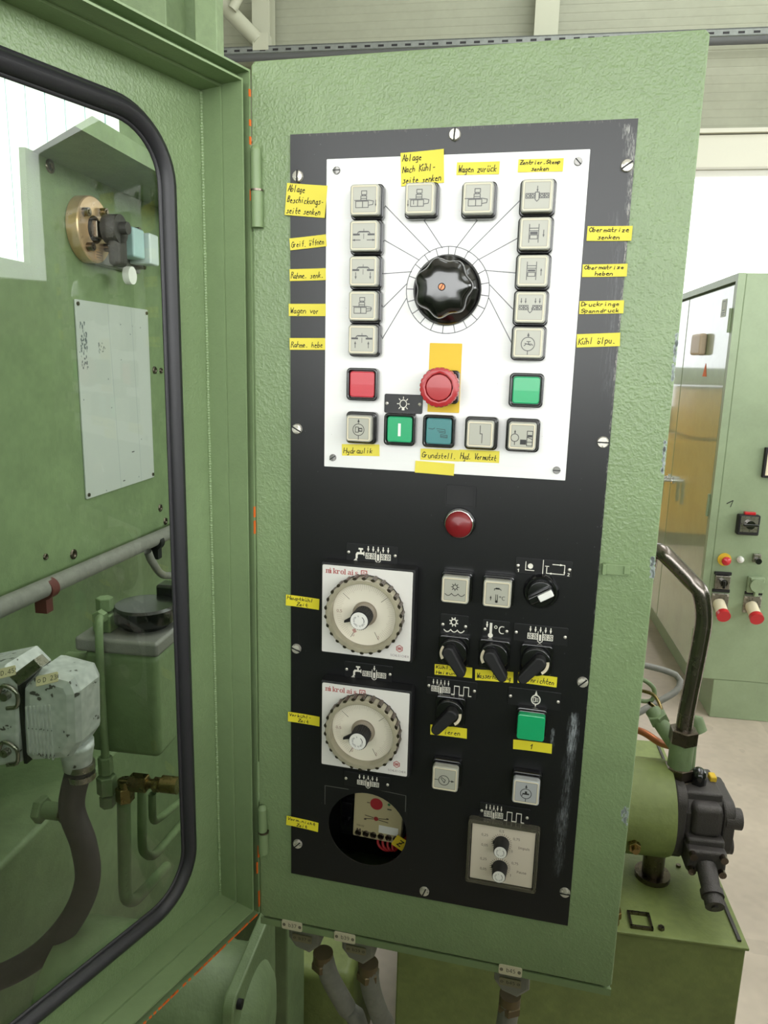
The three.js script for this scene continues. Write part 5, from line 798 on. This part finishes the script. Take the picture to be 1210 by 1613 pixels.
// ---- number tags and conduit connections under the cabinet
const tagCell = (s, bg = '#d6cfb9') => cell(150, 64, bg, (c) => { c.fillStyle = '#2a2824'; c.font = '34px monospace'; c.fillText(s, 48, 44); c.strokeStyle = '#4d463c'; c.fillStyle = '#8b8374'; c.lineWidth = 3; for (const x of [18, 132]) { disc(c, x, 33, 9); ring(c, x, 33, 9); L(c, x - 6, 36, x + 6, 30); } });
[['b37', 'b37', 460, 1458, 485, [[509, 1512], [520, 1540], [545, 1600], [560, 1640]]], ['b39', 'b39', 543, 1477, 568, [[580, 1528], [585, 1560], [597, 1613], [605, 1650]]], ['b45', 'b45', 804, 1529, 806, [[803, 1578], [800, 1600], [794, 1640], [788, 1680]]]].forEach(([s, s2, px, py, hx, run]) => {
  const [x, y] = PX(px, py, 0);
  one('number_tag', printUV(rslab(0.0275, 0.0135, 0.0025, 0.0012, 0.0003, 0, 0, 0), 0.0275, 0.0135, tagCell(s)), tinPrint, `pale riveted number tag reading ${s} on the cabinet's lower edge`, 'number tag', { pos: [x, y, -0.0008], keep: true });
  const z = -0.05, P = (a, b) => PX(a, b, z), top = 0.889, c = P(hx, 1490 + (hx - 485) * 0.2);
  const k = thing('conduit_connector', `grey conduit connector under the tag reading ${s}`, 'connector', [c[0], top, z], 0);
  mesh('flange', bx(-0.03, 0.024, -0.004, 0, -0.024, 0.02, 0.001), M.castGrey, k);
  mesh('housing', extr(poly([[-0.022, 0], [0.02, 0], [0.022, -0.05], [0.008, -0.064], [-0.012, -0.058], [-0.022, -0.045]]), 0.034, 0.004, -0.017), M.castGrey, k);
  mesh('tag', printUV(rslab(0.027, 0.011, 0.002, 0.001, 0.0002, 0, 0, 0), 0.027, 0.011, tagCell(s2, '#8d8672')).translate(-0.002, -0.042, 0.0172), tinPrint, k, { keep: true });
  const pts = run.map(([a, b]) => P(a, b)), g0 = [pts[0][0] - c[0], pts[0][1] - top];
  mesh('gland', [cy(0.0135, 0.012, 'y', g0[0], g0[1] + 0.006, 0, 24), hex(0.0155, 0.012, 'y', g0[0], g0[1] - 0.006, 0)], std({ color: 0x6f6148, metalness: 0.6, roughness: 0.45 }), k, { label: 'worn brass gland' });
  const e = pts[3];
  one('conduit_hose', tube([[pts[0][0], pts[0][1] + 0.008, z], ...pts.slice(1).map(([a, b], i) => [a, b, z - 0.01 * i]), [e[0] + 0.03, e[1] - 0.3, z - 0.1], [e[0] + 0.02, 0.03, z - 0.2]], 0.013, 80, 16), M.hose, `grey plastic conduit hose hanging from the connector tagged ${s}`, 'hose');
});

// ---- handwritten yellow notes
function note(corners, lines, label, z, opt = {}) {
  const [tl, tr, bl] = corners.map(([a, b]) => PX(a, b, z));
  const w = Math.hypot(tr[0] - tl[0], tr[1] - tl[1]), h = Math.hypot(bl[0] - tl[0], bl[1] - tl[1]), ang = Math.atan2(tr[1] - tl[1], tr[0] - tl[0]);
  const W = 250, Hh = Math.round(W * h / w), n = lines.length;
  const uv = cell(W, Hh, opt.bg ?? '#e0d14e', (c) => lines.forEach((s, i) => { if (!s) return; const lh = Hh / n, cap = Math.min(lh * 0.58, 34), long = Math.max(...lines.map((q) => q.length)); const tw = Math.min(W - 24, s.length * Math.min(22, (W - 20) / Math.max(long, 4))); pen(c, s, opt.x ?? (i === n - 1 && n > 1 && s.length < 7 ? (W - tw) / 2 : 10), lh * (i + 0.78), tw, cap, 4.2); }));
  const g = new THREE.BoxGeometry(w, h, 0.0003, 10, 1, 1), p = g.attributes.position, curl = opt.curl ?? 0.0006;
  for (let i = 0; i < p.count; i++) p.setZ(i, p.getZ(i) + curl * Math.pow(Math.abs(p.getX(i) / w * 2), 3));
  g.computeVertexNormals();
  one('yellow_note', printUV(g, w, h, uv).rotateZ(ang).translate((tr[0] + bl[0]) / 2, (tr[1] + bl[1]) / 2, z + 0.0003), paper, label, 'note', { keep: true });
}
const ZN = 0.0028, on = (t) => `yellow note handwritten ${t}`;
note([[451.9, 288.4], [515.6, 292.8], [449.9, 338.7]], ['Ablage', 'Beschickungs-', 'seite senken'], on('Ablage Beschickungsseite senken'), ZN);
note([[456.9, 375.9], [514.4, 369.2], [457.4, 394.5]], ['Greif. öffnen'], on('Greif. öffnen'), ZN);
note([[456.9, 424.2], [513.9, 422.5], [456.9, 442.8]], ['Rahme. senk.'], on('Rahme. senk.'), ZN);
note([[454.9, 478.7], [513.1, 478.7], [456.1, 497.8]], ['Wagen vor'], on('Wagen vor'), ZN);
note([[456.9, 532.5], [512.9, 532.5], [456.9, 551]], ['Rahme. hebe'], on('Rahme. hebe'), ZN);
note([[630.4, 241.5], [698.4, 235], [633.4, 293.6]], ['Ablage', 'Nach Kühl-', 'seite senken'], on('Ablage Nach Kühlseite senken'), ZW);
note([[720, 256], [787.4, 254.4], [719.5, 276]], ['Wagen zurück'], on('Wagen zurück'), ZW);
note([[816.7, 251.2], [887.9, 249.4], [816.2, 271.7]], ['Zentrier.Stemp', 'senken'], on('Zentrier. Stemp senken'), ZW);
note([[925.8, 356.5], [996.7, 356], [924, 379.6]], ['Obermatrize', 'senken'], on('Obermatrize senken'), ZN);
note([[918.4, 416.8], [989, 415.6], [916.6, 436.6]], ['Obermatrize', 'heben'], on('Obermatrize heben'), ZN);
note([[913.4, 474.5], [983.3, 473], [912.2, 494.8]], ['Druckringe', 'Spanndruck'], on('Druckringe Spanndruck'), ZN);
note([[909.7, 526.5], [977.9, 524], [907.7, 547.4]], ['Kühl ölpu.'], on('Kühlölpu.'), ZN);
note([[539.2, 699.4], [598.2, 700.1], [539.2, 717.5]], ['Hydraulik'], on('Hydraulik'), ZW);
note([[663.2, 706.3], [723.9, 708.8], [662.2, 724.2]], ['Grundstell.'], on('Grundstell.'), ZW);
note([[654.5, 725.4], [716, 730.4], [654, 744]], [''], 'blank yellow paper strip under the note reading Grundstell.', ZW);
note([[723.7, 708], [787.4, 710.5], [722.5, 726.6]], ['Hyd. Vermutzt'], on('Hyd. Vermutzt'), ZW);
note([[451.2, 936.1], [503.8, 943.4], [450.7, 953]], ['Hauptkühl', 'Zeit'], on('Hauptkühl Zeit'), ZB, { bg: '#e4d62c' });
note([[454.2, 1120.6], [503.8, 1128.7], [454.2, 1135.6]], ['Vorkühl-', 'Zeit'], on('Vorkühl-Zeit'), ZB, { bg: '#e4d62c' });
note([[451.9, 1284.3], [502, 1295.7], [451.5, 1298.5]], ['Vorm.nicht', 'Zeit'], on('Vorm. nicht Zeit'), ZB, { bg: '#e4d62c' });
note([[685, 1045.6], [744.2, 1051.2], [685, 1061.9]], ['Kühl.', 'Heizung'], 'yellow note reading Heizung half under a lever switch', ZB, { bg: '#e4d62c' });
note([[749, 1053.8], [809.3, 1058.2], [748.5, 1070.8]], ['Wasserheizung'], 'yellow note starting with Wasser under a lever switch', ZB, { bg: '#e4d62c' });
note([[816.7, 1058.6], [878.1, 1066.4], [815.6, 1074.5]], ['  Einrichten'], 'yellow note ending in richten under a lever switch', ZB, { bg: '#e4d62c' });
note([[678.5, 1140.6], [736.1, 1147.3], [678, 1156.2]], ['    ieren'], 'yellow note ending in ieren under a lever switch', ZB, { bg: '#e4d62c' });
note([[809.2, 1164.2], [870.2, 1171.6], [808, 1179]], ['1'], 'yellow note with a single 1 below the green button', ZB, { bg: '#e4d62c', x: 110 });

atlas.needsUpdate = true;
renderer.render(scene, camera);
